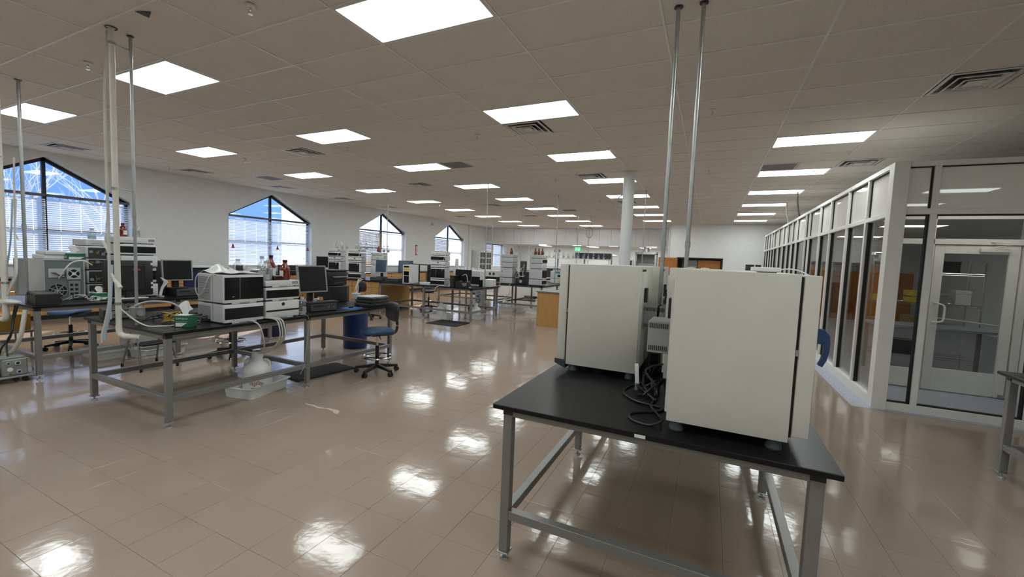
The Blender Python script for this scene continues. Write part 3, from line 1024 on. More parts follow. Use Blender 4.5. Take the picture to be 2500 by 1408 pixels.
# ================================================================== BUILDERS
def bench(label, x0, x1, y0, y1, lx, ly, group='steel framed lab benches', rails=True):
    t = thing('lab_bench', label, 'bench', (x0, y0, 0), 0, group)
    W, D = x1 - x0, y1 - y0
    G().box(0, W, 0, D, T - .026, T, .003).obj('tabletop', M_EPOXY, t)
    X = [v - x0 for v in lx]
    Y = [v - y0 for v in ly]
    h = .026
    zt = T - .026
    for x in X:
        for y in Y:
            l = G().box(x - h, x + h, y - h, y + h, .052, zt, .003).obj('leg', M_STEEL, t)
            G().box(x - .034, x + .034, y - .034, y + .034, .044, .053, .002).obj('end_plate', M_GALV, l)
            G().cyl((x, y, .010), (x, y, .046), .008, n=8).lathe([(0, 0), (.026, 0), (.022, .012), (.010, .016), (0, .016)], (x, y, 0), 14).obj('levelling_foot', M_GALV, l)
            G().box(x - h - .001, x + h + .001, y - h - .001, y + h + .001, zt - .036, zt - .001).obj('end_cap', M_BLACK, l, smooth=0)
    def rail(nm, xa, xb, ya, yb, z0, z1):
        G().box(xa, xb, ya, yb, z0, z1, .002).obj(nm, M_STEEL, t)
    for y in Y:
        for xa, xb in zip(X, X[1:]):
            if y in (Y[0], Y[-1]) or len(Y) > 2:
                rail('apron', xa + h, xb - h, y - .022, y + .022, zt - .045, zt)
                if rails:
                    rail('lower_rail', xa + h, xb - h, y - .024, y + .024, .245, .295)
    for x in (X[0], X[-1]):
        for ya, yb in zip(Y, Y[1:]):
            rail('apron', x - .022, x + .022, ya + h, yb - h, zt - .045, zt)
            if rails:
                rail('lower_rail', x - .024, x + .024, ya + h, yb - h, .245, .295)
    return t

def module(label, loc, rz, w, d, h, style, near=False, group='white chromatography modules', name='instrument_module', logo=True):
    t = thing(name, label, 'instrument', loc, rz, group)
    a = w / 2
    G().box(-a + .02, a - .02, .03, d - .03, 0, .014).obj('base_foot', M_DARK, t, smooth=0)
    G().box(-a + .002, a - .002, .03, d, .012, h - .004, .004).obj('housing', M_INSTRS, t)
    G().box(-a, a, 0, .034, .012, h - .002, .007, 2).obj('fascia', M_INSTR, t)
    def win(z0, z1, xa=-a + .004, xb=a - .004, nm='window', m=M_BLACKG):
        G().box(xa, xb, -.003, .004, z0, z1, .001).obj(nm, m, t)
    if style == 'big':
        win(.045, h - .03, -a + .004, -.05, 'window')
        win(.045, h - .03, -.046, a - .004, 'window')
        G().box(-.13, -.11, -.006, -.002, .075, .08).obj('logo', M_INSTR, t, smooth=0)
        for q in range(3):
            win(.045 + (q + 1) * (h - .075) / 4, .047 + (q + 1) * (h - .075) / 4, -a + .006, -.052, 'seam', M_DARK)
    elif style == 'band':
        win(.22 * h, .80 * h)
    elif style == 'thin':
        win(.40 * h, .50 * h)
        G().cyl((0, -.003, .80 * h), (0, .004, .80 * h), .02, n=16).obj('notch', M_BLACK, t)
    elif style == 'tray':
        win(.42 * h, .80 * h, a - .095, a - .018, 'display', M_GREY)
        G().box(-a + .06, -a + .15, -.002, .002, .44 * h, .48 * h).obj('logo', M_GREY, t, smooth=0)
    elif style == 'screen':
        win(.10 * h, .92 * h, -a + .02, a - .06)
        G().box(-a + .03, a - .07, -.004, 0, .02 * h, .05 * h).obj('handle_strip', M_GREY, t, smooth=0)
    elif style == 'plain':
        G().box(-.05, .05, -.002, .002, .42 * h, .55 * h).obj('grip', M_GREY, t, smooth=0)
    elif style == 'open':
        win(.10 * h, .92 * h, -a + .02, a - .02, 'bay', M_DARK)
        rq = random.Random(int(h * 1e4) + int(loc[2] * 1e3))
        for q in range(6):
            xx = -a + .05 + q * (w - .10) / 5
            zz = h * rq.uniform(.25, .7)
            G().box(xx - .02, xx + .02, -.016, 0, zz - .02, zz + .02, .003).obj('fitting', rq.choice([M_GREY, M_LGREY, M_BLACK, M_BRASS]), t)
            G().tube([(xx, -.016, zz), (xx + rq.uniform(-.03, .05), -.03, zz + rq.uniform(-.03, .04)), (xx + rq.uniform(0, .07), -.014, h * rq.uniform(.3, .8))], .0022, 5).obj('capillary', M_LGREY, t)
    # logo arrow on the right-hand side, slots on the left-hand side
    if logo:
        G().prism([(.06, .62 * h), (.085, .74 * h), (.085, .50 * h)], 'x', a - .003, a + .001).obj('side_mark', M_BLACK, t, smooth=0)
    if near:
        g = G()
        n = int((h - .05) / .0125)
        for k in range(n):
            z = .03 + k * .0125
            g.box(-a - .0005, -a + .004, .24, d - .015, z, z + .0045)
        g.obj('vent_slots', M_DARK, t, smooth=0, kind='stuff')
        G().box(-a - .0015, -a + .002, .20, .203, .014, h - .006).obj('panel_seam', M_GREY, t, smooth=0)
        G().box(-.05, .05, -.002, .02, 0, .014).obj('latch', M_GREY, t, smooth=0)
        G().box(-a + .08, a - .08, .002, .016, .001, .012).obj('lip', M_INSTR, t, smooth=0)
    return t

def bottle(label, loc, kind='clear', h=.24, r=.05, group='reagent bottles', tag_label=True, cap=None, fill=.35):
    t = thing('bottle', label, 'bottle', loc, random.uniform(0, 6), group)
    m = {'clear': M_BGLASS, 'amber': M_AMBER}[kind]
    prof = [(0, 0), (r * .92, 0), (r, .006), (r, h * .52), (r * .93, h * .60), (r * .45, h * .80), (r * .38, h * .84), (r * .38, h * .93), (0, h * .93)]
    G().lathe(prof, (0, 0, 0), 18).obj('body', m, t)
    G().cyl((0, 0, h * .88), (0, 0, h), r * .46, n=14).obj('cap', cap or (M_LGREY if kind == 'clear' else M_AMBERD), t)
    if kind == 'clear' and fill:
        G().lathe([(0, .006), (r * .9, .006), (r * .9, h * fill), (0, h * fill)], (0, 0, 0), 16).obj('liquid', mat('clear liquid', (.55, .58, .58), .1), t)
    if tag_label:
        g = G()
        b = g.bm
        n = 6
        A = [b.verts.new(((r + .0012) * math.cos(-.9 + 1.8 * k / n), (r + .0012) * math.sin(-.9 + 1.8 * k / n), h * .14)) for k in range(n + 1)]
        B = [b.verts.new((v.co.x, v.co.y, h * .46)) for v in A]
        for k in range(n):
            b.faces.new((A[k], A[k + 1], B[k + 1], B[k]))
        g.obj('paper_label', M_PAPER, t)
    return t

def monitor(label, loc, rz, w=.42, h=.33, z=.16, tilt=.12, screen=M_SCREEN, bez=M_GREY, bw=.02, stand=True, stack=M_BLACK):
    t = thing('monitor', label, 'monitor', loc, rz, 'computer monitors')
    R4 = Matrix.Translation((0, 0, z + h / 2)) @ Matrix.Rotation(-tilt, 4, 'X')
    a, b_ = w / 2, h / 2
    g = G()
    g.box(-a, a, -.02, .012, b_ - bw, b_, .003).box(-a, a, -.02, .012, -b_, -b_ + bw, .003).box(-a, -a + bw, -.02, .012, -b_ + bw, b_ - bw).box(a - bw, a, -.02, .012, -b_ + bw, b_ - bw)
    g.xform(R4).obj('bezel', bez, t)
    G().box(-a + bw, a - bw, -.015, .0, -b_ + bw, b_ - bw).xform(R4).obj('screen', screen, t, smooth=0)
    G().box(-a + .012, a - .012, .0, .035, -b_ + .012, b_ - .012, .012).xform(R4).obj('back_shell', M_BLACK, t)
    if stand:
        G().box(-.04, .04, .03, .07, .01, z + h * .5, .006).obj('neck', stack, t)
        G().box(-.13, .13, -.06, .13, 0, .016, .006).obj('foot', stack, t)
    return t

def pc(label, loc, rz, w=.36, d=.38, h=.11, tower=False):
    t = thing('desktop_computer', label, 'computer', loc, rz, 'black desktop computers')
    a = w / 2
    G().box(-a, a, .015, d, 0, h, .004).obj('case', M_BLACK, t)
    G().box(-a, a, 0, .02, .004, h - .002, .006).obj('front_panel', M_DARK if not tower else M_BLACK, t)
    if tower:
        G().box(-a + .02, a - .02, -.003, .004, h * .72, h * .80).obj('drive_bay', M_DARK, t, smooth=0)
        for z in (.5, .25):
            G().cyl((0, -.004, h * z), (0, .004, h * z), .009, n=10).obj('button', M_CHROME, t)
    else:
        for q in (.35, .75):
            G().cyl((a * q, -.004, h * .5), (a * q, .004, h * .5), .007, n=10).obj('button', M_CHROME, t)
        G().box(-a + .03, -a + .17, -.003, .004, h * .6, h * .8).obj('drive_bay', M_BLACK, t, smooth=0)
    return t

def lab_chair(label, loc, rz, seat_h=.62, seat=M_BLUE, back=True, ring=M_CHROME):
    t = thing('lab_chair', label, 'chair', loc, rz, 'blue lab chairs')
    # seat: rounded cushion, waterfall front (front is -Y)
    secs = []
    for z, k in ((-.05, .80), (-.035, .97), (0.0, 1.0), (.016, .96), (.024, .82)):
        ring_ = []
        for q in range(28):
            th = 2 * PI * q / 28
            x, y = math.cos(th), math.sin(th)
            e = .62
            sx = math.copysign(abs(x) ** e, x) * .225 * k
            sy = math.copysign(abs(y) ** e, y) * .215 * k
            dz = -.03 * max(0, -sy / .215) ** 3 - .012 * (1 - (sx / .23) ** 2) * (1 if z > .01 else 0)
            ring_.append((sx, sy, seat_h + z + dz))
        secs.append(ring_)
    G().loft(secs).obj('seat', seat, t, smooth=60)
    G().box(-.10, .10, -.11, .13, seat_h - .075, seat_h - .05, .006).obj('seat_plate', M_BLACK, t)
    G().cyl((0, 0, .30), (0, 0, seat_h - .06), .016, n=10).obj('gas_rod', M_CHROME, t)
    G().cyl((0, 0, .10), (0, 0, seat_h - .22), .026, n=12).obj('column', M_BLACK, t)
    G().tube([(.10, -.02, seat_h - .07), (.20, -.04, seat_h - .08), (.25, -.05, seat_h - .085)], .007, 6).obj('lever', M_BLACK, t)
    if back:
        G().tube([(0, .10, seat_h - .065), (0, .22, seat_h - .07), (0, .285, seat_h - .02), (0, .29, seat_h + .12), (0, .265, seat_h + .26)], .02, 8).obj('back_post', M_BLACK, t)
        secs = []
        for yy, k in ((-.028, .86), (-.016, 1.0), (.014, 1.0), (.026, .84)):
            ring_ = []
            for q in range(28):
                th = 2 * PI * q / 28
                x, z = math.cos(th), math.sin(th)
                e = .58
                sx = math.copysign(abs(x) ** e, x) * .20 * k
                sz = math.copysign(abs(z) ** e, z) * .135 * k
                yc = .245 - .9 * sx * sx
                ring_.append((sx, yc + yy + .03 * sz, seat_h + .25 + sz))
            secs.append(ring_)
        G().loft(secs).obj('backrest', M_BLACK, t, smooth=60)
        G().box(-.028, .028, .255, .30, seat_h + .04, seat_h + .055).obj('adjuster', M_CHROME, t, smooth=0)
    if ring is not None:
        g = G()
        g.tube([(.20 * math.cos(2 * PI * k / 16), .20 * math.sin(2 * PI * k / 16), .24) for k in range(16)], .011, 8, 2, True)
        fr_ = g.obj('foot_ring', ring, t)
        for k in range(3):
            th = 2 * PI * k / 3 + .4
            G().cyl((.02 * math.cos(th), .02 * math.sin(th), .22), (.195 * math.cos(th), .195 * math.sin(th), .24), .009, n=6).obj('spoke', M_BLACK, fr_)
    for k in range(5):
        th = 2 * PI * k / 5 + .3
        c, s = math.cos(th), math.sin(th)
        px, py = -s * .022, c * .022
        g = G()
        g.loft([[(c * .02 + px, s * .02 + py, .085), (c * .02 - px, s * .02 - py, .085), (c * .02 - px, s * .02 - py, .135), (c * .02 + px, s * .02 + py, .135)],
                [(c * .30 + px * .8, s * .30 + py * .8, .062), (c * .30 - px * .8, s * .30 - py * .8, .062), (c * .30 - px * .8, s * .30 - py * .8, .092), (c * .30 + px * .8, s * .30 + py * .8, .092)]])
        L = g.obj('base_arm', M_BLACK, t)
        g = G()
        for sd in (-1, 1):
            o_ = Vector((c * .29 + sd * px * .8, s * .29 + sd * py * .8, .031))
            n_ = Vector((px, py, 0)).normalized() * .009
            g.cyl(o_ - n_, o_ + n_, .031, n=14)
        g.cyl((c * .29, s * .29, .03), (c * .29, s * .29, .075), .010, n=8)
        g.obj('caster', M_BLACK, L)
    return t

def tray(label, loc, rz, w=.36, d=.56, h=.13, m=M_POLY):
    t = thing('spill_tray', label, 'tray', loc, rz, 'white spill trays under the benches')
    def ring_(a, b_, z):
        out = []
        for sx, sy, t0 in ((1, 1, 0), (-1, 1, 90), (-1, -1, 180), (1, -1, 270)):
            for k in range(4):
                th = rad(t0 + 30 * k)
                out.append((sx * (a - .035) + .035 * math.cos(th), sy * (b_ - .035) + .035 * math.sin(th), z))
        return out
    a, b_ = w / 2, d / 2
    secs = [ring_(a * .86, b_ * .9, 0), ring_(a * .93, b_ * .95, h - .012), ring_(a, b_, h - .012), ring_(a, b_, h), ring_(a * .92, b_ * .945, h), ring_(a * .85, b_ * .89, .008)]
    G().loft(secs).obj('basin', m, t, smooth=50)
    g = G()
    g.tube([(x * 1.0, y * 1.0, h - .004) for x, y, z in ring_(a, b_, h)], .008, 6, 1, True)
    g.obj('rim', m, t)
    return t

def carboy(label, loc, rz, r=.135, h=.36, placard=False, group='waste carboys'):
    t = thing('waste_carboy', label, 'carboy', loc, rz, group)
    prof = [(0, 0), (r * .9, 0), (r, .02), (r, h * .52), (r * .97, h * .60), (r * .75, h * .70), (r * .45, h * .77), (r * .38, h * .80), (r * .38, h * .90), (0, h * .90)]
    G().lathe(prof, (0, 0, 0), 26).obj('body', M_POLY, t)
    G().cyl((0, 0, h * .86), (0, 0, h), r * .42, r * .36, n=18).obj('cap', M_PAPER, t)
    for s in (-1, 1):
        G().tube([(0, s * r * .40, h * .78), (0, s * r * .66, h * .795), (0, s * r * .86, h * .74), (0, s * r * .92, h * .62)], .011, 7).obj('handle', M_POLY, t)
    if placard:
        g = G()
        b = g.bm
        n = 8
        th = [-.85 + 1.7 * k / n for k in range(n + 1)]
        rr = r + .002
        A = [b.verts.new((rr * math.cos(q), rr * math.sin(q), .03)) for q in th]
        B = [b.verts.new((rr * math.cos(q), rr * math.sin(q), h * .50)) for q in th]
        for k in range(n):
            b.faces.new((A[k], A[k + 1], B[k + 1], B[k]))
        pl = g.obj('paper_label', M_PAPER, t)
        for k, (q, zz) in enumerate(((-.02, .125), (.22, .105), (.46, .125), (.68, .105))):
            s_ = .026
            g = G()
            gi = G()
            for gg, ss, r2 in ((g, s_, rr + .001), (gi, s_ * .72, rr + .0018)):
                b = gg.bm
                b.faces.new([b.verts.new((r2 * math.cos(q + du / rr), r2 * math.sin(q + du / rr), zz + dv)) for du, dv in ((-ss, 0), (0, -ss), (ss, 0), (0, ss))])
            g.obj('hazard_diamond', M_RED, pl, smooth=0)
            gi.obj('hazard_field', M_PAPER, pl, smooth=0)
            gb = G()
            gb.cyl(((rr + .0015) * math.cos(q), (rr + .0015) * math.sin(q), zz - .006), ((rr + .0025) * math.cos(q), (rr + .0025) * math.sin(q), zz + .006), .004, n=6)
            gb.obj('hazard_mark', M_BLACK, pl)
        g = G()
        for k in range(14):
            q = .02 + k * .04
            if k in (6,):
                continue
            g.box(-.0016, .0016, -.0022, .0022, -.005, .005)
            bmesh.ops.transform(g.bm, matrix=Matrix.Translation(((rr + .0012) * math.cos(q), (rr + .0012) * math.sin(q), .062)) @ Matrix.Rotation(q, 4, 'Z'), verts=list(g.bm.verts)[-8:])
        g.obj('printed_line', M_GREY, pl, smooth=0)
    return t

def cable(name, label, pts, r, m, cat='cable', group=None, sub=5, n=6):
    o = G().tube([Vector(p) - Vector(pts[0]) for p in pts], r, n, sub).obj(name, m, loc=pts[0])
    return tag(o, label, cat, group)

def pole(label, x, y, z0, z1, r=.014, strut=True, group='ceiling conduit poles'):
    t = thing('conduit_pole', label, 'pole', (x, y, z0), 0, group)
    G().cyl((0, 0, 0), (0, 0, z1 - z0), r, n=14).obj('tube', M_GALV, t)
    G().lathe([(r, 0), (r * 2.0, 0), (r * 2.0, -.006), (r, -.006)], (0, 0, z1 - z0), 16).obj('ceiling_collar', M_BLACK, t)
    G().cyl((0, 0, (z1 - z0) * .34), (0, 0, (z1 - z0) * .34 + .05), r * 1.25, n=12).obj('coupling', M_GALV, t)
    return t

def tissue_box(label, loc, rz, w=.115, d=.115, h=.105, puff=.13, words=True):
    t = thing('tissue_box', label, 'tissue box', loc, rz, 'green tissue boxes')
    a, b_ = w / 2, d / 2
    G().box(-a, a, -b_, b_, 0, h, .002).obj('carton', M_GREEN, t)
    G().box(-a + .01, a - .01, -b_ - .0008, -b_ + .001, h * .08, h * .40).obj('white_flash', M_PAPER, t, smooth=0)
    G().prism([(a - .01, h * .08), (a - .01, h * .42), (a - .07, h * .08)], 'y', -b_ - .0012, -b_).obj('green_swoosh', M_GREEN, t, smooth=0)
    G().box(-a - .0008, -a + .001, -b_ + .02, b_ - .02, h * .2, h * .62).obj('side_flash', M_LGREEN, t, smooth=0)
    G().box(-a + .012, a - .012, -b_ - .0012, -b_, h * .50, h * .53).obj('print_rule', M_LGREEN, t, smooth=0)
    G().box(-a - .002, a - .03, -b_ + .012, b_ - .012, h, h + .004).obj('torn_flap', M_PAPER, t, smooth=0)
    if words:
        lettering('KIMTECH', h * .215, M_PAPER, t, (0, -b_ - .0008, h * .74), (rad(90), 0, 0))
    g = G()
    b = g.bm
    rows = []
    for i in range(6):
        f = i / 5
        row = []
        for k in range(10):
            u = -1 + 2 * k / 9
            x = u * (.018 + .05 * f) + .006 * math.sin(3 * u + 5 * f)
            y = .014 * math.sin(u * 3.2 + 2.0 * f) * (.4 + f) + .012 * f
            z = h + puff * f * (1 - .35 * u * u * f) - (.03 * f if u > .4 else 0)
            row.append(b.verts.new((x, y, z)))
        rows.append(row)
    for A, B in zip(rows, rows[1:]):
        for k in range(9):
            b.faces.new((A[k], A[k + 1], B[k + 1], B[k]))
    g.obj('tissue', M_PAPER, t, smooth=70)
    return t
# ================================================================== FOREGROUND BENCH
bench('black topped bench in the foreground carrying the cream cabinets', -1.03, .53, 2.0, 5.1, (-.955, .455), (2.065, 3.53, 5.03))
G().box(-.272, -.222, 1.9985, 2.0, T - .021, T - .005).obj('name_tag', M_PAPER, bpy.data.objects['lab_bench'], smooth=0, loc=(1.03, -2.0, 0))
def cabinet(label, x, y, sgn, w=.62, d=.495, h=.727, group='cream oven cabinets', pb=.12):
    """body from the back (x=0) to the door side (sgn * d); width along +Y"""
    t = thing('oven_cabinet', label, 'cabinet', (x, y, T), 0, group)
    z0 = .052
    s = sgn
    def bx(a, b_):
        return (min(s * a, s * b_), max(s * a, s * b_))
    G().box(*bx(0, d), 0, w, z0, z0 + h, .004, 2).obj('body', M_BEIGE, t)
    dr = G().box(*bx(d + .012, d + .072), .004, w - .004, z0 + .03, z0 + h - .004, .004, 2).obj('door', M_BEIGE, t)
    G().box(*bx(d, d + .012), .02, w - .02, z0 + .02, z0 + h - .012).obj('door_seal', M_BLACK, t, smooth=0)
    G().box(*bx(d + .001, d + .011), -.001, .012, z0 + .38, z0 + .405).obj('hinge_pin', M_GREY, t, smooth=0)
    for xx in (.045, d - .045):
        for yy in (.05, w - .05):
            G().lathe([(0, 0), (.030, 0), (.034, .008), (.026, .05), (0, .052)], (s * xx, yy, 0), 16).obj('foot', mat('slate foot', (.06, .075, .085), .5), t)
    # back: recessed bay, vents and a projecting power box
    g = G()
    for k in range(9):
        yy = .05 + k * .02
        g.box(*bx(-.002, .004), yy, yy + .010, z0 + h - .035, z0 + h - .02)
    g.obj('vent_holes', M_BLACK, t, smooth=0, kind='stuff')
    G().box(*bx(-.012, .002), .04, .25, z0 + .03, z0 + h - .05).obj('rear_bay', M_ALU, t, smooth=0)
    G().box(*bx(-.03, -.010), .10, .17, z0 + .48, z0 + .58).obj('connector', M_BLACK, t, smooth=0)
    for zz in (.08, .28, .5, .66):
        G().cyl((s * -.004, .30, z0 + zz), (s * .002, .30, z0 + zz), .005, n=8).obj('screw', M_BLACK, t)
    b = G().box(*bx(-pb, -.012), .10, .30, z0 + .30, z0 + .46, .003).obj('power_box', M_GREY, t)
    g = G()
    for k in range(int((pb - .022) / .0092)):
        for zz in (.312, .425):
            g.box(min(s * -(pb - .008), s * -.02) + k * .0092, min(s * -(pb - .008), s * -.02) + k * .0092 + .005, .0985, .101, z0 + zz, z0 + zz + .025)
    g.obj('cooling_slots', M_BLACK, b, smooth=0, kind='stuff')
    return t, dr, z0
c1, d1, z0 = cabinet('large cream cabinet with a blue door handle at the front of the foreground bench', -.145, 2.10, 1)
# blue lever handle on the near cabinet's door
hx = .495 + .072
hy = .165
G().box(hx - .002, hx + .010, hy - .002, hy + .034, .355, .535, .003).obj('handle_plate', M_HANDLE, c1)
G().prism([(hx + .004, .470), (hx + .062, .470), (hx + .062, .515), (hx + .004, .530)], 'y', hy - .001, hy + .033).obj('handle_web', M_HANDLE, c1)
g = G()
sec = [((hx + .006, .525), .012), ((hx + .030, .527), .013), ((hx + .050, .522), .014), ((hx + .064, .505), .014), ((hx + .070, .475), .011), ((hx + .070, .440), .010), ((hx + .064, .400), .009), ((hx + .052, .370), .008)]
rings = []
for k, ((sx, sz), hw) in enumerate(sec):
    a_ = sec[max(k - 1, 0)][0]
    b_ = sec[min(k + 1, len(sec) - 1)][0]
    tx, tz = b_[0] - a_[0], b_[1] - a_[1]
    l_ = math.hypot(tx, tz)
    nx_, nz_ = -tz / l_, tx / l_
    rings.append([(sx + nx_ * hw, hy, sz + nz_ * hw), (sx + nx_ * hw, hy + .032, sz + nz_ * hw), (sx - nx_ * hw, hy + .032, sz - nz_ * hw), (sx - nx_ * hw, hy, sz - nz_ * hw)])
g.loft(rings)
g.obj('door_handle', M_HANDLE, c1, label='blue lever handle')
for (bx_, by_, lb) in ((.37, .30, 'a'), (.12, .36, 'b'), (.06, .16, 'c')):
    G().lathe([(0, 0), (.022, 0), (.02, .008), (0, .011)], (bx_, by_, .052 + .727), 14).obj('top_plug', M_BEIGE, c1)
c2, d2, _ = cabinet('cream cabinet with its door to the left on the foreground bench', -.41, 2.88, -1)
G().prism([(-.495 - .085, .052), (-.495 - .005, .02), (-.495 - .005, .085), (-.495 - .085, .085)], 'y', .006, .6).obj('door_skirt', mat('slate plastic', (.045, .055, .065), .4), c2, smooth=0)
c3, d3, _ = cabinet('rear cream cabinet behind the left facing one, partly hidden', -.355, 3.62, -1)
c4, d4, _ = cabinet('rear cream cabinet hidden behind the large front one', -.235, 2.88, 1, pb=.075)
for c in (c3,):
    c['label'] = 'rear cream cabinet seen through the gap behind the conduit pole'
# router on top of the near cabinet
t = thing('network_box', 'flat white network box with a cable on top of the large cream cabinet', 'router', (.225, 2.19, T + .052 + .727), .1)
G().box(-.055, .055, -.03, .03, .004, .024, .004).obj('case', M_PAPER, t)
G().box(-.03, .04, -.02, .02, 0, .004).obj('pad', M_BLACK, t, smooth=0)
G().tube([(.05, 0, .014), (.09, -.01, .02), (.13, -.02, .012), (.155, -.04, -.003)], .003, 6).obj('cable', M_PAPER, t)
t = thing('outlet_box', 'grey electrical outlet box at the foot of the conduit behind the cabinets', 'outlet', (-.346, 3.40, T))
G().box(-.045, .045, -.03, .04, 0, .13, .006).obj('case', M_GREY, t)
G().box(-.03, .03, -.033, -.029, .02, .11).obj('face_plate', M_DARK, t, smooth=0)
pole('galvanised conduit rising behind the gap between the cream cabinets', -.346, 3.51, T, ZC, .016)
pole('galvanised conduit rising behind the large front cabinet', -.170, 3.515, T, ZC, .016)
def P(x, y, z=0.004):
    return (x, y, T + z)
cable('power_cable', 'thick black cord looping from under the large front cabinet', [P(-.14, 2.50, .006), P(-.20, 2.35, .006), P(-.27, 2.30, .006), P(-.33, 2.24, .006), P(-.31, 2.15, .006), P(-.22, 2.12, .006), P(-.165, 2.15, .03), P(-.19, 2.26, .012), P(-.25, 2.42, .006), P(-.24, 2.56, .006)], .0068, M_BLACK, 'cord', 'black cords')
cable('power_cable', 'black cord lying flat along the left facing cabinet', [P(-.20, 2.42, .006), P(-.34, 2.46, .006), P(-.43, 2.58, .006), P(-.42, 2.74, .006), P(-.36, 2.86, .006), P(-.30, 3.0, .006)], .0068, M_BLACK, 'cord', 'black cords')
for k, lab in enumerate(('black cord arching up against the rear of the cabinets', 'black cord coiled in the gap between the cabinets', 'tangled black cord near the front of the gap between cabinets', 'black cord running to the grey outlet box', 'black cord winding deep between the cabinets', 'last black cord lying by the outlet box')):
    rnd = random.Random(20 + k)
    pts = [P(-.30 + rnd.uniform(-.07, .07), 2.55 + q * .11 + rnd.uniform(-.04, .04), (.006 if k else .02 + .12 * math.sin(q * .55) ** 2) + .012 * k * (q % 2)) for q in range(8)]
    cable('power_cable', lab, pts, .0068, M_BLACK, 'cord', 'black cords')
t = thing('metal_bracket', 'small bright metal bracket leaning at the rear of the left facing cabinet', 'bracket', (-.375, 2.70, T + .10), .2)
G().box(-.012, .012, -.09, .09, 0, .012, .002).xform(Matrix.Rotation(.5, 4, 'X')).obj('bar', M_LGREY, t)
G().box(-.008, .008, -.005, .005, -.10, .0).obj('stay', M_GREY, t, smooth=0)

# ================================================================== NEAR LEFT BENCH
bench('long black topped bench at the near left with the large white instrument stack', -5.985, -4.425, 2.05, 5.13, (-5.935, -4.475), (2.10, 3.58, 5.07))
XFR = -4.50
R90 = PI / 2
module('lower white module with a dark front strip under the tall black windowed one', (XFR, 2.825, T), R90, .42, .47, .205, 'band', True)
module('tall white module with black glass doors draped with plastic sheet', (XFR, 2.825, T + .207), R90, .42, .47, .31, 'big', True)
module('bottom drawer module of the solvent stack on the near bench', (XFR, 3.275, T), R90, .42, .45, .205, 'thin', True)
module('middle module with dark strip in the solvent stack on the near bench', (XFR, 3.275, T + .207), R90, .42, .45, .155, 'band', True)
module('top tray module with small display holding bottles on the near bench', (XFR, 3.275, T + .364), R90, .42, .45, .078, 'tray', True)
ZT2 = T + .364 + .078
bottle('clear bottle front left in the bottle tray on the near bench', (-4.60, 3.13, ZT2), 'clear', .22, .048, fill=.3)
bottle('clear bottle behind the front one in the bottle tray on the near bench', (-4.66, 3.20, ZT2), 'clear', .23, .046, fill=.3)
bottle('round capped clear bottle at the back of the near bottle tray', (-4.80, 3.22, ZT2), 'clear', .27, .05, cap=M_LGREY)
bottle('large amber bottle with white label on the near bottle tray', (-4.60, 3.37, ZT2), 'amber', .235, .056)
bottle('amber bottle with pale label at the back of the near tray', (-4.84, 3.36, ZT2), 'amber', .285, .05)
t = thing('bottle_dish', 'dark plastic bottle dish on the near tray module', 'dish', (-4.64, 3.28, ZT2))
G().box(-.07, .07, -.05, .05, 0, .045, .01).obj('dish', M_AMBERD, t)
bottle('clear bottle with label and a black clip standing beside the solvent stack', (-4.53, 3.55, T), 'clear', .225, .045, fill=.18)
# plastic sheet over the tall module
g = G()
b = g.bm
rows = []
NX, NY = 22, 18
for i in range(NX + 1):
    row = []
    for k in range(NY + 1):
        u, v = i / NX, k / NY
        x = -4.99 + u * .50
        y = 2.63 + v * .41
        z = T + .522 + .008 + .010 * math.sin(9 * u + 4 * v) * math.sin(7 * v + 2)
        z += .085 * math.exp(-((v - .30) / .16) ** 2 - ((u - .25) / .22) ** 2) + .045 * math.exp(-((v - .62) / .10) ** 2 - ((u - .25) / .2) ** 2)
        row.append(b.verts.new((x + .01 * math.sin(8 * v), y, max(z, T + .5185))))
    rows.append(row)
for A, B in zip(rows, rows[1:]):
    for k in range(NY):
        b.faces.new((A[k], A[k + 1], B[k + 1], B[k]))
o = g.obj('plastic_sheet', M_BAG, smooth=70)
tag(o, 'crumpled clear plastic sheet over the tall black windowed module', 'plastic sheet')
g = G()
b = g.bm
rows = []
for i in range(9):
    f = i / 8
    row = []
    for k in range(4):
        u = k / 3 - .5
        row.append(b.verts.new((.03 * u, -.10 + .17 * f * f + u * .02, .17 * (1 - f) ** 1.6 + .008 - .02 * abs(u) * (1 - f))))
    rows.append(row)
for A, B in zip(rows, rows[1:]):
    for k in range(3):
        b.faces.new((A[k], A[k + 1], B[k + 1], B[k]))
o = g.obj('plastic_strip', M_BAG, loc=(-4.84, 2.90, T + .52), smooth=70)
tag(o, 'curled white plastic strip standing up on the tall module', 'plastic strip')
t = thing('cable_reel', 'black and white ended reel lying on the tall module', 'reel', (-4.90, 2.98, T + .545), .5)
G().cyl((0, 0, .03), (.07, .02, .03), .03, n=20).obj('drum', M_BLACK, t)
G().cyl((-.006, -.002, .03), (0, 0, .03), .032, n=20).obj('end_face', M_PAPER, t)
G().cyl((.07, .02, .03), (.10, .03, .03), .028, n=20).obj('tail', M_LGREY, t)
bottle('low clear bottle at the back of the tall module', (-4.93, 3.02, T + .52), 'clear', .15, .05, tag_label=False)
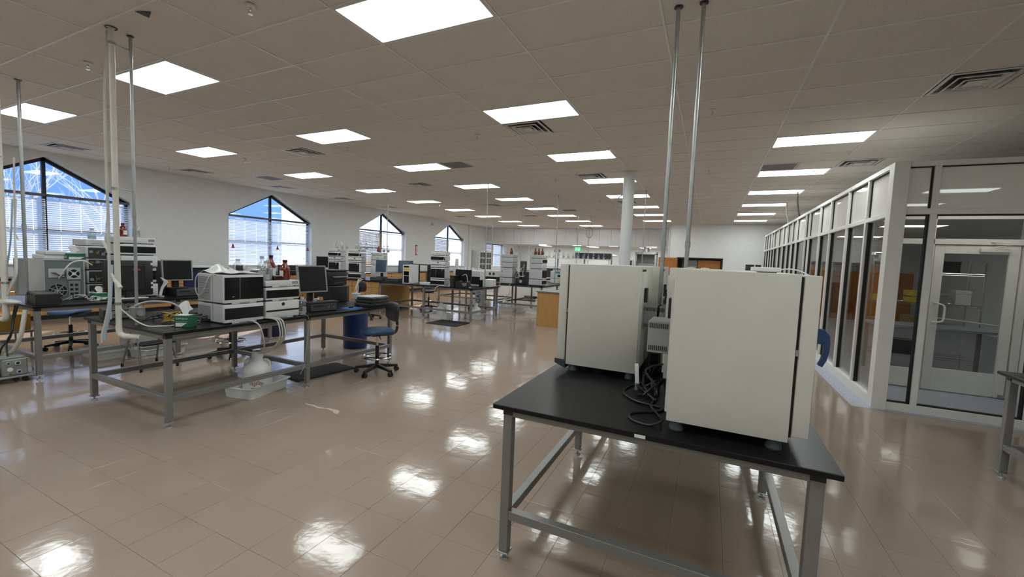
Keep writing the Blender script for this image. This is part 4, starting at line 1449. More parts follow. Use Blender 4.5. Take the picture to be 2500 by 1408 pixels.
# monitor and PC on the near bench
monitor('square black screen in a grey bezel tilted back on the near bench', (-4.86, 3.96, T + .105), R90 - .12, .415, .365, .13, .16, bw=.018, stack=M_BLACK)
pc('black desktop computer lying under the square monitor on the near bench', (-4.62, 3.96, T), R90 - .1, .38, .36, .105)
t = thing('keyboard', 'flat dark keyboard resting on the near desktop computer', 'keyboard', (-4.64, 3.98, T + .107), R90 - .1)
G().box(-.21, .21, -.02, .12, 0, .016, .004).obj('tray', M_BLACK, t)
g = G()
for r_ in range(4):
    for c_ in range(14):
        g.box(-.20 + c_ * .0285, -.20 + c_ * .0285 + .024, -.01 + r_ * .029, -.01 + r_ * .029 + .024, .016, .022)
g.obj('keys', M_DARK, t, smooth=0, kind='stuff')
t = thing('label_roll', 'small orange and grey fittings box under the square monitor', 'fittings', (-4.75, 4.00, T + .13), .3)
G().box(-.03, .03, -.025, .025, 0, .05, .003).obj('box', M_CARD, t)
G().cyl((-.05, -.05, .02), (.02, -.07, .03), .012, n=10).obj('vial', M_PAPER, t)
t = thing('mouse_pad', 'bright blue mouse pad near the far end of the near bench', 'mouse pad', (-4.62, 4.42, T), .1)
G().box(-.11, .11, -.125, .125, 0, .004, .002).obj('pad', mat('bright blue cloth', (.02, .09, .45), .7), t)
t = thing('computer_mouse', 'black computer mouse on the bright blue pad', 'mouse', (-4.64, 4.44, T + .0045), .4)
secs = []
for z, k in ((0, .92), (.012, 1.0), (.024, .85), (.032, .5)):
    secs.append([(.03 * k * math.cos(2 * PI * q / 18), .055 * k * math.sin(2 * PI * q / 18), z) for q in range(18)])
G().loft(secs).obj('shell', M_BLACK, t, smooth=60)
G().tube([(0, .05, .01), (-.03, .12, .006), (-.08, .10, .006), (-.16, -.02, .006), (-.2, -.1, .01)], .002, 5).obj('cord', M_BLACK, t)
zc = T
for k, (lab, hh, ww) in enumerate((('bottom black equipment case in the pile at the end of the near bench', .05, .20), ('second black equipment case in the pile at the bench end', .045, .195), ('third black equipment case in the pile at the bench end', .042, .2))):
    t = thing('equipment_case', lab, 'case', (-4.66 + .01 * k, 4.86 + .012 * k, zc), .05 * k - .03, 'black equipment cases')
    G().box(-.15, .15, -ww, ww, 0, hh, .012, 2).obj('shell', M_BLACK, t)
    G().box(.145, .156, -.06, .06, hh * .35, hh * .65, .003).obj('handle', M_DARK, t)
    G().box(-.149, .151, -ww - .001, ww + .001, hh * .48, hh * .52).obj('seam', M_DARK, t, smooth=0)
    zc += hh
t = thing('paper_stack', 'grey topped folder lying on the black case pile', 'folder', (-4.66, 4.88, zc), .05)
G().box(-.14, .14, -.18, .18, 0, .012, .003).obj('folder', M_LGREY, t)
# printer and smoked box at the far left corner
t = thing('label_printer', 'black printer with an angled paper tray on the far left of the near bench', 'printer', (-5.58, 4.92, T + .26), R90)
G().box(-.16, .16, -.17, .19, 0, .225, .012, 2).obj('body', M_BLACK, t)
G().box(-.175, .175, -.19, .20, .225, .25, .006).obj('lid', M_BLACK, t)
G().box(-.13, .13, -.23, -.17, .13, .145, .003).obj('paper_tray', M_GREY, t)
G().box(-.10, .10, -.172, -.168, .03, .05).obj('output_slot', M_DARK, t, smooth=0)
t = thing('smoked_box', 'dark smoked plastic bin under the black printer', 'bin', (-5.52, 4.88, T), R90)
G().box(-.17, .17, -.20, .22, 0, .255, .008).obj('shell', mat('smoked plastic', (.02, .021, .026), .25), t)
G().prism([(-.10, .24), (.10, .24), (.03, .04), (-.03, .04)], 'y', -.204, -.199).obj('front_notch', M_BLACK, t, smooth=0)
t = thing('test_tube', 'tall clear plastic cylinder beside the smoked bin', 'cylinder', (-5.18, 4.88, T))
G().lathe([(0, 0), (.02, 0), (.02, .006), (.013, .01), (.013, .20), (.006, .26), (.004, .30), (0, .30)], (0, 0, 0), 14).obj('tube', M_BGLASS, t)
t = thing('outlet_box', 'grey outlet box with white plugs at the far end of the near bench', 'outlet', (-5.14, 5.02, T))
G().cyl((0, 0, 0), (0, 0, .05), .018, n=10).obj('stem', M_GREY, t)
G().box(-.06, .06, -.045, .045, .05, .15, .008).obj('case', M_LGREY, t)
for k, xx in enumerate((-.03, 0, .03)):
    G().tube([(xx, 0, .15), (xx, .01, .22), (xx * .3 - .02, .05, .30 + .03 * k), (xx - .05, .15, .32 + .02 * k)], .006, 6).obj('plug_cord', M_PAPER, t)
# near end of the bench: tissue box, electrics, cables
tissue_box('green tissue box at the near right corner of the near left bench', (-4.66, 2.345, T), .55, .13, .125, .115, .14)
t = thing('power_adapter', 'black flat power unit at the near left corner of the near bench', 'power unit', (-5.74, 2.22, T), -.25)
G().box(-.15, .15, -.11, .11, 0, .10, .004).obj('case', M_BLACK, t)
G().box(.15, .156, -.09, .09, .015, .085).obj('connector_face', M_GREY, t, smooth=0)
for q in range(4):
    G().cyl((.156, -.06 + q * .04, .05), (.175, -.06 + q * .04, .05), .012, n=8).obj('socket', M_DARK, t)
t = thing('junction_box', 'grey junction box at the foot of the conduit on the near bench', 'junction box', (-5.095, 2.136, T))
G().cyl((0, 0, 0), (0, 0, .07), .015, n=10).obj('stub', M_GREY, t)
G().box(-.06, .06, -.04, .045, .06, .175, .004).obj('box', mat('grey cast box', (.22, .235, .23), .5, metal=.3), t)
G().cyl((.06, 0, .12), (.085, 0, .12), .03, n=14).obj('knockout', M_GREY, t)
pole('conduit pole dropping to the junction box on the near bench', -5.095, 2.136, T + .175, ZC, .0135)
# white pvc vent pipe with clamps
t = thing('vent_pipe', 'thick white plastic vent pipe hanging at the end of the near bench', 'pipe', (-5.07, 1.985, .86))
G().cyl((0, 0, .03), (0, 0, ZC - .86 - .01), .023, n=20).obj('pipe', M_PVC, t)
G().tube([(0, 0, .06), (0, 0, .02), (.012, .005, -.02), (.05, .02, -.04), (.11, .05, -.042)], .025, 14).obj('elbow', M_PVC, t)
G().cyl((.09, .04, -.042), (.20, .085, -.042), .022, n=12).obj('outlet_spigot', M_PVC, t)
for zz in (.27, 1.35, 2.66):
    G().lathe([(.024, -.012), (.028, -.012), (.028, .012), (.024, .012)], (0, 0, zz), 18).obj('pipe_clamp', M_GALV, t)
    if zz > .5:
        G().cyl((0, .03, zz), (-.025, .151, zz), .004, n=6).obj('tie_rod', M_GALV, t)
G().lathe([(.036, 0), (.045, 0), (.045, -.005), (.036, -.005)], (0, 0, ZC - .86), 18).obj('ceiling_ring', M_BLACK, t)
zz0 = .86
cable('drain_hose', 'off white hose bundled against the thick vent pipe from the ceiling', [(-5.16, 1.99, ZC - .005), (-5.15, 1.98, 3.4), (-5.10, 1.94, 3.1), (-5.11, 1.94, 2.4), (-5.10, 1.94, 1.8), (-5.105, 1.935, 1.2), (-5.09, 1.93, .98)], .012, M_TUBE, 'hose', 'hoses at the near pipe')
cable('drain_hose', 'pale blue hose hanging beside the thick vent pipe', [(-5.03, 1.93, 1.50), (-5.02, 1.92, 1.35), (-5.0, 1.90, 1.15), (-5.04, 1.90, 1.0), (-5.11, 1.90, .86), (-5.13, 1.90, .78)], .011, M_BTUBE, 'hose', 'hoses at the near pipe')
cable('drain_hose', 'clear white hose end hanging below the thick vent pipe', [(-5.03, 1.93, 1.40), (-5.05, 1.91, 1.15), (-5.11, 1.90, .95), (-5.145, 1.89, .84), (-5.15, 1.89, .76)], .011, M_TUBE, 'hose', 'hoses at the near pipe')
cable('drain_hose', 'thin white line tied along the thick vent pipe', [(-5.12, 1.95, 2.05), (-5.15, 1.94, 1.8), (-5.12, 1.95, 1.5), (-5.13, 1.94, 1.25), (-5.12, 1.93, 1.05)], .0045, M_TUBE, 'hose', 'hoses at the near pipe')
t = thing('hose_nozzle', 'white angled hose nozzle clipped to the thick vent pipe', 'nozzle', (-4.99, 1.93, 1.36), .2)
G().cyl((0, 0, 0), (.06, .01, -.07), .014, .018, n=12).obj('nozzle', M_PAPER, t)
G().cyl((-.03, 0, .06), (0, 0, 0), .009, n=10).obj('shank', M_PAPER, t)
t = thing('hose_nozzle', 'upper white angled hose stub on the thick vent pipe', 'nozzle', (-5.11, 1.945, 1.62), .2)
G().cyl((0, 0, 0), (-.07, -.01, .10), .014, .012, n=12).obj('nozzle', M_PAPER, t)
G().lathe([(.014, -.01), (.017, -.01), (.017, .01), (.014, .01)], (0, 0, 0), 12).obj('collar', M_PAPER, t)
# cable tangle: each cable its own thing
CT = ['black cable heaped behind the junction box', 'black cable crossing the near bench end', 'black cable coiled between box and tissue carton', 'black cable bundle nearest the bench edge', 'black cable trailing to the white stack', 'loose black cable loop by the yellow coil']
for k, lab in enumerate(CT):
    rnd = random.Random(50 + k)
    pts = [(-5.35 + q * .075 + rnd.uniform(-.08, .08), 2.36 + rnd.uniform(-.16, .26) + .03 * q, T + .008 + rnd.uniform(0, .07) * (1 if 0 < q < 8 else 0)) for q in range(9)]
    cable('signal_cable', lab, pts, .006, M_BLACK, 'cable', 'cables on the near bench end')
g = G()
for k in range(4):
    rnd = random.Random(70 + k)
    g.tube([(.075 * math.cos(2 * PI * q / 8) + rnd.uniform(-.02, .02), .06 * math.sin(2 * PI * q / 8) + rnd.uniform(-.02, .02), .055 + .05 * math.sin(2 * PI * q / 8 + k) + rnd.uniform(0, .02)) for q in range(8)], .005, 6, 5, True)
o = g.obj('extension_cable', M_YCORD, loc=(-4.95, 2.36, T))
tag(o, 'coiled yellow cord between the cables and the white stack', 'cord')
cable('signal_cable', 'long white cable sagging along the near bench edge', [(-5.02, 1.97, 1.10), (-4.96, 2.06, .975), (-4.86, 2.12, T + .012), (-4.80, 2.20, T + .008), (-4.76, 2.29, T + .008), (-4.90, 2.50, T + .01), (-4.98, 2.68, T + .02)], .006, M_PAPER, 'cable', 'cables on the near bench end')
cable('signal_cable', 'white cable arching up behind the junction box', [(-5.05, 2.10, 1.10), (-5.0, 2.2, 1.14), (-4.9, 2.34, 1.12), (-4.84, 2.42, 1.03), (-4.86, 2.46, T + .01)], .008, M_LGREY, 'cable', 'cables on the near bench end')
cable('loose_tubing', 'thin clear tubing looped down the side of the tall module', [(-4.95, 2.66, 1.44), (-4.96, 2.60, 1.38), (-4.95, 2.585, 1.25), (-4.90, 2.59, 1.18), (-4.82, 2.595, 1.25), (-4.74, 2.6, 1.38), (-4.70, 2.66, 1.44)], .004, M_TUBE, 'tubing')
# waste jug and its lines under the bench
tray('white spill tray with the placarded carboy under the near bench', (-4.80, 3.16, 0), .20, .42, .60, .125)
carboy('milky carboy with red hazard diamonds in the tray under the near bench', (-4.83, 3.18, .012), -1.0, .155, .47, True)
for k, lab in enumerate(('left waste line falling from the bench into the near carboy', 'middle waste line falling into the near carboy', 'right waste line falling into the near carboy', 'short waste line falling into the near carboy')):
    dy = .03 * k
    if k == 0:
        pts = [(-4.56, 2.86, T + .015), (-4.44, 2.88, T + .008), (-4.39, 2.92, .86), (-4.44, 3.0, .68), (-4.60, 3.10, .54), (-4.78, 3.16, .47), (-4.82, 3.17, .42)]
    else:
        pts = [(-4.56, 3.03 + dy * .3, T + .02), (-4.42, 3.08 + dy, T + .01), (-4.385, 3.11 + dy, .84), (-4.42, 3.14 + dy, .68), (-4.60, 3.17 + dy * .5, .52), (-4.81, 3.18, .45), (-4.82, 3.18, .42)]
    cable('waste_line', lab, pts, .008, M_TUBE, 'tubing', 'waste lines of the near bench')
cable('waste_line', 'thin thread like line hanging below the near bench', [(-4.50, 3.50, T + .02), (-4.42, 3.54, T + .003), (-4.415, 3.56, .8), (-4.45, 3.55, .5), (-4.42, 3.5, .3), (-4.43, 3.45, .2)], .002, M_TUBE, 'tubing', 'waste lines of the near bench')
t = thing('floor_mat', 'black ribbed mat under the far half of the near bench', 'mat', (-4.92, 4.10, 0), -.12)
G().box(-.24, .24, -.42, .46, 0, .016, .006).obj('pad', M_RUBBER, t)
G().box(-.2, .2, -.38, .42, .016, .018).obj('raised_field', M_RUBBER, t, smooth=0)
lab_chair('blue seated lab chair with footring in front of the near bench', (-4.21, 4.52, 0), -.45)
t = thing('waste_drum', 'tall blue plastic drum behind the far end of the near bench', 'drum', (-5.72, 5.58, 0))
G().lathe([(0, 0), (.195, 0), (.205, .02), (.215, .66), (.225, .665), (.225, .69), (.205, .69), (.19, .04), (0, .04)], (0, 0, 0), 32).obj('drum', M_BLUEP, t)
G().lathe([(.226, .655), (.236, .66), (.236, .70), (.20, .70), (.20, .655)], (0, 0, 0), 32).obj('bag_rim', M_POLY, t)
t = thing('waste_bin', 'dark blue round bin on the floor behind the near bench', 'bin', (-7.78, 5.45, 0))
G().lathe([(0, 0), (.19, 0), (.205, .02), (.235, .36), (.25, .365), (.25, .39), (.225, .39), (.19, .03), (0, .03)], (0, 0, 0), 30).obj('bin', M_NAVY, t)
G().lathe([(.236, .375), (.256, .375), (.256, .395), (.236, .395)], (0, 0, 0), 30).obj('rim', M_NAVY, t)
# ================================================================== SECOND BENCH FROM THE LEFT
bench('black topped bench near the windows with the open computer chassis', -8.86, -7.29, 2.05, 5.13, (-8.81, -7.34), (2.10, 3.58, 5.07))
# opened chassis, back toward the camera side
t = thing('computer_chassis', 'grey green opened chassis with fans showing on the window side bench', 'chassis', (-7.95, 2.36, T + .004))
W_, D_, H_ = .55, .39, .53
G().box(-W_, 0, 0, D_, 0, H_, .004).obj('case', M_TEALG, t)
G().box(-W_ - .004, .0, -.008, 0, 0, H_ + .004, .002).obj('side_panel', M_LGREY, t)
G().box(-W_, .012, -.01, D_ + .01, H_, H_ + .012, .002).obj('top_panel', M_LGREY, t)
rr = .001
G().box(-.002, .006, D_ - .012, D_, 0, H_).obj('edge_flange', M_LGREY, t, smooth=0)
def grille(cx, cz, r, par, spokes=7):
    G().cyl((.0, cx, cz), (.004, cx, cz), r, n=24).obj('fan_opening', M_BLACK, par)
    for rr_ in (r * .98, r * .6, r * .3):
        G().tube([(.008, cx + rr_ * math.cos(2 * PI * k / 14), cz + rr_ * math.sin(2 * PI * k / 14)) for k in range(14)], .0035, 5, 2, True).obj('fan_guard_ring', M_GREY, par)
    for k in range(spokes):
        th = 2 * PI * k / spokes
        G().cyl((.008, cx, cz), (.008, cx + r * math.cos(th), cz + r * math.sin(th)), .004, n=5).obj('fan_guard_spoke', M_LGREY, par)
grille(.115, .12, .095, t)
G().box(0, .012, .03, .18, .30, .42, .002).obj('card_cage', M_LGREY, t)
ps = G().box(0, .016, .205, .345, .27, .43, .002).obj('power_unit', M_LGREY, t)
G().cyl((.016, .275, .35), (.019, .275, .35), .06, n=8).obj('fan_opening', M_BLACK, ps)
for k in range(4):
    th = PI / 4 + k * PI / 2
    G().cyl((.021, .275 + .02 * math.cos(th), .35 + .02 * math.sin(th)), (.021, .275 + .07 * math.cos(th), .35 + .07 * math.sin(th)), .006, n=5).obj('guard_strut', M_PAPER, ps)
G().box(.016, .022, .255, .295, .33, .37).obj('guard_hub', M_PAPER, ps, smooth=0)
G().box(0, .01, .22, .34, .04, .25, .002).obj('port_plate', M_GREY, t)
for k in range(6):
    G().box(.01, .014, .235 + (k % 2) * .05, .265 + (k % 2) * .05, .06 + (k // 2) * .06, .09 + (k // 2) * .06).obj('port', M_BLACK, t, smooth=0)
for k in range(3):
    G().tube([(.02, .05 + .02 * k, .37), (.06, .10 + .03 * k, .34 - .02 * k), (.03, .19, .33 + .02 * k)], .004, 5).obj('ribbon_cable', M_BLACK, t)
cable('signal_cable', 'white hose arching over the opened chassis', [(-7.88, 2.47, 1.20), (-7.80, 2.50, 1.32), (-7.80, 2.58, 1.42), (-7.82, 2.70, 1.44), (-7.86, 2.80, 1.38)], .008, M_PAPER, 'hose')
t = thing('black_box', 'low black instrument box at the corner of the window side bench', 'box', (-7.62, 2.24, T), -.12)
G().box(-.29, .26, -.11, .10, 0, .135, .004).obj('case', M_BLACK, t)
G().box(-.27, .24, -.09, .08, .135, .14).obj('lid', M_DARK, t, smooth=0)
tissue_box('green tissue box lying by the black monitor back on the window side bench', (-7.66, 2.80, T), R90 + .15, .16, .13, .10, .09, False)
tissue_box('green tissue box on top of the opened chassis', (-8.06, 2.68, T + H_ + .017), R90 + .2, .20, .13, .085, .11, False)
t = thing('bottle_carrier', 'white instrument lid with a drying bottle left on the opened chassis', 'instrument lid', (-8.18, 2.50, T + H_ + .017), .1)
G().box(-.14, .14, -.14, .16, 0, .06, .01).obj('lid', M_INSTR, t)
G().box(-.10, .16, -.12, .10, .06, .11, .01).obj('upper_cover', M_INSTR, t)
for k in range(3):
    cable('signal_cable', ['grey cable looping beside the chassis', 'white cable lying before the opened chassis', 'black cable lying before the opened chassis'][k], [(-7.82, 2.74, T + .12), (-7.66, 2.72 + .03 * k, T + .02), (-7.55, 2.66 + .05 * k, T + .01), (-7.60, 2.84 + .03 * k, T + .01), (-7.75, 2.9, T + .02)], .006, [M_LGREY, M_PAPER, M_BLACK][k], 'cable')
# big display seen from behind
t = thing('display_back', 'large black display seen from behind with a small red badge', 'monitor', (-7.62, 3.12, T), 0)
G().box(-.05, .0, -.29, .285, .045, .555, .012, 2).obj('rear_shell', M_BLACK, t)
G().box(0, .02, -.20, .18, .12, .50, .012).obj('rear_bulge', M_BLACK, t)
G().tube([(.012, -.20, .47), (.02, -.15, .485), (.02, .13, .485), (.012, .18, .47)], .006, 6).obj('rear_rib', M_DARK, t)
G().box(.019, .023, .03, .12, .41, .435).obj('badge', M_RED, t, smooth=0)
for z in (.49, .20, .14):
    G().box(-.001, .003, .255, .28, z, z + .03).obj('sticker', M_PAPER, t, smooth=0)
G().box(-.12, .06, -.17, .20, 0, .014, .004).obj('foot', M_PAPER, t)
G().box(-.03, .01, -.05, .05, .01, .12).obj('neck', M_BLACK, t, smooth=0)
# white module tower behind the display (front toward the aisle)
z = T
for lab, hh, st in (('bottom white module behind the black display', .20, 'plain'), ('second module from the bottom behind the black display', .24, 'band'), ('plain white module above the black display', .175, 'plain'), ('white module with dark strip above the black display', .165, 'band'), ('top white tray module above the black display', .10, 'tray')):
    module(lab, (-7.78 if st != 'plain' else -7.74, 3.30, z), R90, .44, .46, hh, st, group='white modules on the window side bench')
    z += hh + .004
ZL = z
bottle('clear bottle with red cap label on the tall white tower by the windows', (-7.98, 3.36, ZL), 'clear', .22, .05, fill=.3)
bottle('amber and clear bottle on the tall white tower by the windows', (-7.98, 3.20, ZL), 'amber', .20, .048)
z = T
for k, (hh, st) in enumerate(((.18, 'open'), (.20, 'open'), (.17, 'open'), (.17, 'open'), (.10, 'tray'))):
    module('%s open fronted module in the pale tower nearer the left window' % ['bottom', 'second', 'third', 'fourth', 'top'][k], (-8.22, 3.09, z), R90, .44, .44, hh, st, group='white modules on the window side bench')
    z += hh + .004
bottle('small clear bottle on the pale open fronted tower', (-8.40, 3.0, z), 'clear', .16, .05, tag_label=False)
bottle('second small clear bottle on the pale open fronted tower', (-8.36, 3.18, z), 'clear', .14, .045, tag_label=False)
monitor('square black screen in a silver bezel on the window side bench', (-7.74, 3.78, T + .115), R90 - .05, .42, .335, .12, .08, bw=.018)
pc('black desktop computer lying under the silver bezel monitor', (-7.50, 3.86, T), R90 - .05, .40, .36, .11)
t = thing('computer_tower', 'black tower computer standing between display and monitor', 'computer', (-7.98, 3.66, T), R90)
G().box(-.09, .09, 0, .42, 0, .54, .006).obj('case', M_BLACK, t)
G().box(-.088, .088, -.012, .0, .01, .53, .004).obj('front_panel', M_DARK, t)
t = thing('cable_bundle_panel', 'strip of white plugs and cables beside the black display', 'power strip', (-7.55, 3.46, T))
G().box(-.05, .05, -.03, .03, 0, .03, .004).obj('strip', M_GREY, t)
for k in range(4):
    G().tube([(-.03 + .02 * k, 0, .03), (-.02 + .02 * k, .02, .14), (.0 + .01 * k, .05 + .01 * k, .24), (-.03, .02, .30)], .005, 5).obj('plug_cord', M_PAPER, t)
t = thing('navy_screen', 'dark navy panel behind the silver bezel monitor', 'panel', (-8.3, 4.5, T))
G().box(-.02, .02, -.35, .35, .0, .42, .006).obj('panel', M_NAVY, t)
G().box(-.10, .10, -.36, .36, .42, .45, .004).obj('shelf', M_WHITE, t)
# left frame edge: second vent pipe and hoses
t = thing('vent_pipe', 'white plastic vent pipe at the left edge of the picture', 'pipe', (-7.86, 1.985, .74))
G().cyl((0, 0, .03), (0, 0, ZC - .75), .030, n=20).obj('pipe', M_PVC, t)
G().tube([(0, 0, .06), (0, 0, .02), (-.012, .0, -.02), (-.05, .0, -.04), (-.12, .0, -.042)], .032, 14).obj('elbow', M_PVC, t)
for zz in (.42, 1.95):
    G().lathe([(.031, -.012), (.035, -.012), (.035, .012), (.031, .012)], (0, 0, zz), 18).obj('pipe_clamp', M_GALV, t)
pole('conduit pole by the left edge beside the second vent pipe', -7.832, 2.16, T, ZC, .018)
t = thing('junction_box', 'tall grey junction box on the conduit at the left edge', 'junction box', (-7.83, 2.12, T + .1))
G().box(-.06, .075, -.05, .02, 0, .46, .006).obj('box', mat('tall grey box', (.26, .27, .27), .5), t)
G().box(-.05, .065, -.053, -.049, .02, .44).obj('cover_plate', M_GREY, t, smooth=0)
for k, lab in enumerate(('white hose hanging at the left edge conduit', 'second white hose curling off the left edge conduit', 'third white hose sweeping down at the left edge')):
    cable('drain_hose', lab, [(-7.80 + .01 * k, 2.09, 2.7 - .5 * k), (-7.80, 2.07, 1.75), (-7.74 + .02 * k, 2.05, 1.45), (-7.73 + .03 * k, 2.03, 1.25), (-7.84 + .02 * k, 2.0, 1.05), (-7.95, 1.96, .93 - .04 * k)], .010, M_TUBE, 'hose', 'hoses at the left edge')
cable('drain_hose', 'pale blue hose at the left edge conduit', [(-7.86, 2.08, 2.2), (-7.86, 2.05, 1.7), (-7.92, 2.03, 1.4), (-7.98, 2.0, 1.15), (-8.02, 1.98, .95)], .010, M_BTUBE, 'hose', 'hoses at the left edge')
t = thing('plastic_wrap', 'crumpled white plastic bag on the corner of the window side bench', 'plastic bag', (-7.75, 2.06, T + .03), .1)
secs = []
for k in range(7):
    f = k / 6
    r_ = .045 * math.sin(PI * (.12 + .8 * f)) + .01
    secs.append([(-.42 + .60 * f, -.05 + r_ * math.cos(2 * PI * q / 10) * (1 + .25 * math.sin(3 * q + k)), .02 * f - .02 + r_ * .6 * math.sin(2 * PI * q / 10)) for q in range(10)])
G().loft(secs).obj('bag', M_BAG, t, smooth=60)
# floor hoses and vacuum pump on a dolly
cable('vacuum_hose', 'thick translucent hose curving down to the pump at the left', [(-7.40, 2.02, .86), (-7.40, 2.0, .70), (-7.44, 1.98, .52), (-7.55, 1.95, .36), (-7.66, 1.92, .30)], .022, M_TUBE, 'hose', n=10)
cable('pump_cable', 'left black cord dropping to the vacuum pump', [(-7.62, 2.0, .90), (-7.62, 1.97, .70), (-7.58, 1.94, .52), (-7.62, 1.88, .40), (-7.64, 1.86, .30)], .010, M_BLACK, 'cord', 'cords of the vacuum pump')
cable('pump_cable', 'right black cord dropping to the vacuum pump', [(-7.54, 2.0, .90), (-7.56, 1.97, .74), (-7.52, 1.94, .60), (-7.55, 1.9, .46), (-7.46, 1.88, .30)], .010, M_BLACK, 'cord', 'cords of the vacuum pump')
t = thing('vacuum_pump', 'grey green vacuum pump with finned motor on a dolly at the left edge', 'pump', (-7.48, 1.90, .085), .0)
G().box(-.10, .10, -.09, .12, 0, .20, .012).obj('pump_block', M_PUMP, t)
G().box(-.09, .09, -.10, .10, .20, .225, .006).obj('top_cover', M_PUMP, t)
for (yy, zz, r_) in ((-.04, .155, .017), (.035, .15, .026), (-.03, .07, .0), (.045, .045, .022)):
    if r_:
        G().cyl((.10, yy, zz), (.116, yy, zz), r_, n=14).obj('port', M_LGREY, t)
        G().cyl((.116, yy, zz), (.1165, yy, zz), r_ * .65, n=14).obj('port_bore', M_BLACK, t)
G().cyl((.10, -.025, .08), (.106, -.025, .08), .024, n=16).obj('sight_glass', M_PAPER, t)
G().cyl((.10, -.02, .02), (.125, -.02, .02), .012, n=8).obj('drain_cock', M_BRASS, t)
mo = G().cyl((-.02, -.09, .09), (-.02, -.34, .09), .095, n=28).obj('motor', M_PUMP, t)
G().lathe([(.0, 0), (.09, 0), (.098, .012), (.098, .05), (0, .05)], (0, 0, 0), 28).xform(Matrix.Translation((-.02, -.345, .09)) @ Matrix.Rotation(-PI / 2, 4, 'X')).obj('fan_cowl', M_PUMP, mo)
for k in range(10):
    th = 2 * PI * k / 10
    G().cyl((-.02 + .092 * math.cos(th), -.12, .09 + .092 * math.sin(th)), (-.02 + .092 * math.cos(th), -.33, .09 + .092 * math.sin(th)), .006, n=5).obj('cooling_fin', M_PUMP, mo)
G().cyl((.088, -.20, .09), (.094, -.20, .09), .09, n=26).obj('side_grille', M_DARK, mo)
G().tube([(.095, -.20 + .085 * math.cos(2 * PI * k / 18), .09 + .085 * math.sin(2 * PI * k / 18)) for k in range(18)], .010, 6, 1, True).obj('grille_rim', M_PUMP, mo)
G().box(.094, .10, -.215, -.185, .075, .105).obj('grille_plate', M_LGREY, mo, smooth=0)
t = thing('pump_dolly', 'low flat dolly on casters under the vacuum pump', 'dolly', (-7.55, 1.80, 0))
G().box(-.18, .20, -.42, .26, .065, .085, .004).obj('deck', M_GREY, t)
for xx in (-.14, .15):
    for yy in (-.36, .20):
        g = G()
        g.cyl((xx - .012, yy, .027), (xx + .012, yy, .027), .027, n=14).box(xx - .015, xx + .015, yy - .012, yy + .012, .03, .066)
        g.obj('caster', M_BLACK, t)
t = thing('navy_case', 'tall navy equipment case at the very left edge on the floor', 'case', (-8.05, 1.84, 0))
G().box(-.20, .155, -.30, .02, .0, .56, .02, 2).obj('shell', M_NAVY, t)
G().cyl((.155, -.14, .28), (.16, -.14, .28), .08, n=20).obj('round_emblem', M_LGREY, t)
# under and around the window side bench
lab_chair('blue seated stool pushed under the window side bench', (-9.15, 2.98, 0), .6, .60, back=False)
lab_chair('dark stool with chrome footring between the two left benches', (-6.75, 4.02, 0), .4, .60, seat=M_BLACK)
tray('long white tray on the floor beneath the window side bench', (-8.15, 3.0, 0), R90, .36, .60, .11)
tray('white tray on the floor beside the step ladder', (-7.72, 3.50, 0), .15, .42, .62, .13)
t = thing('white_crate', 'large pale crate under the window side bench by the ladder', 'crate', (-7.95, 3.42, .12))
G().box(-.22, .22, -.22, .22, 0, .36, .01).obj('bin', M_POLY, t)
G().box(-.23, .23, -.23, .23, .36, .39, .006).obj('lid', M_LGREY, t)
t = thing('step_ladder', 'grey folding step ladder with black treads behind the near bench', 'step ladder', (-7.0, 3.07, 0), R90)
def leg2(p, q, nm='leg'):
    l = G().cyl(p, q, .013, n=8).obj(nm, M_STEEL, t)
    G().cyl((p[0], p[1], 0), (p[0], p[1], .05), .017, n=8).obj('rubber_foot', M_BLACK, l)
for s in (-1, 1):
    leg2((s * .21, -.25, .03), (s * .16, -.02, .74))
    leg2((s * .20, .27, .03), (s * .15, .0, .74))
    G().cyl((s * .205, -.21, .12), (s * .185, .12, .42), .006, n=6).obj('brace', M_STEEL, t)
G().box(-.17, .17, -.12, .13, .70, .73, .006).obj('top_tread', M_BLACK, t)
G().box(-.19, .19, -.26, -.05, .34, .37, .006).obj('lower_tread', M_BLACK, t)
G().cyl((-.205, .24, .10), (.205, .24, .10), .007, n=6).obj('rear_stretcher', M_STEEL, t)
G().cyl((-.207, -.235, .10), (.207, -.235, .10), .007, n=6).obj('front_stretcher', M_STEEL, t)

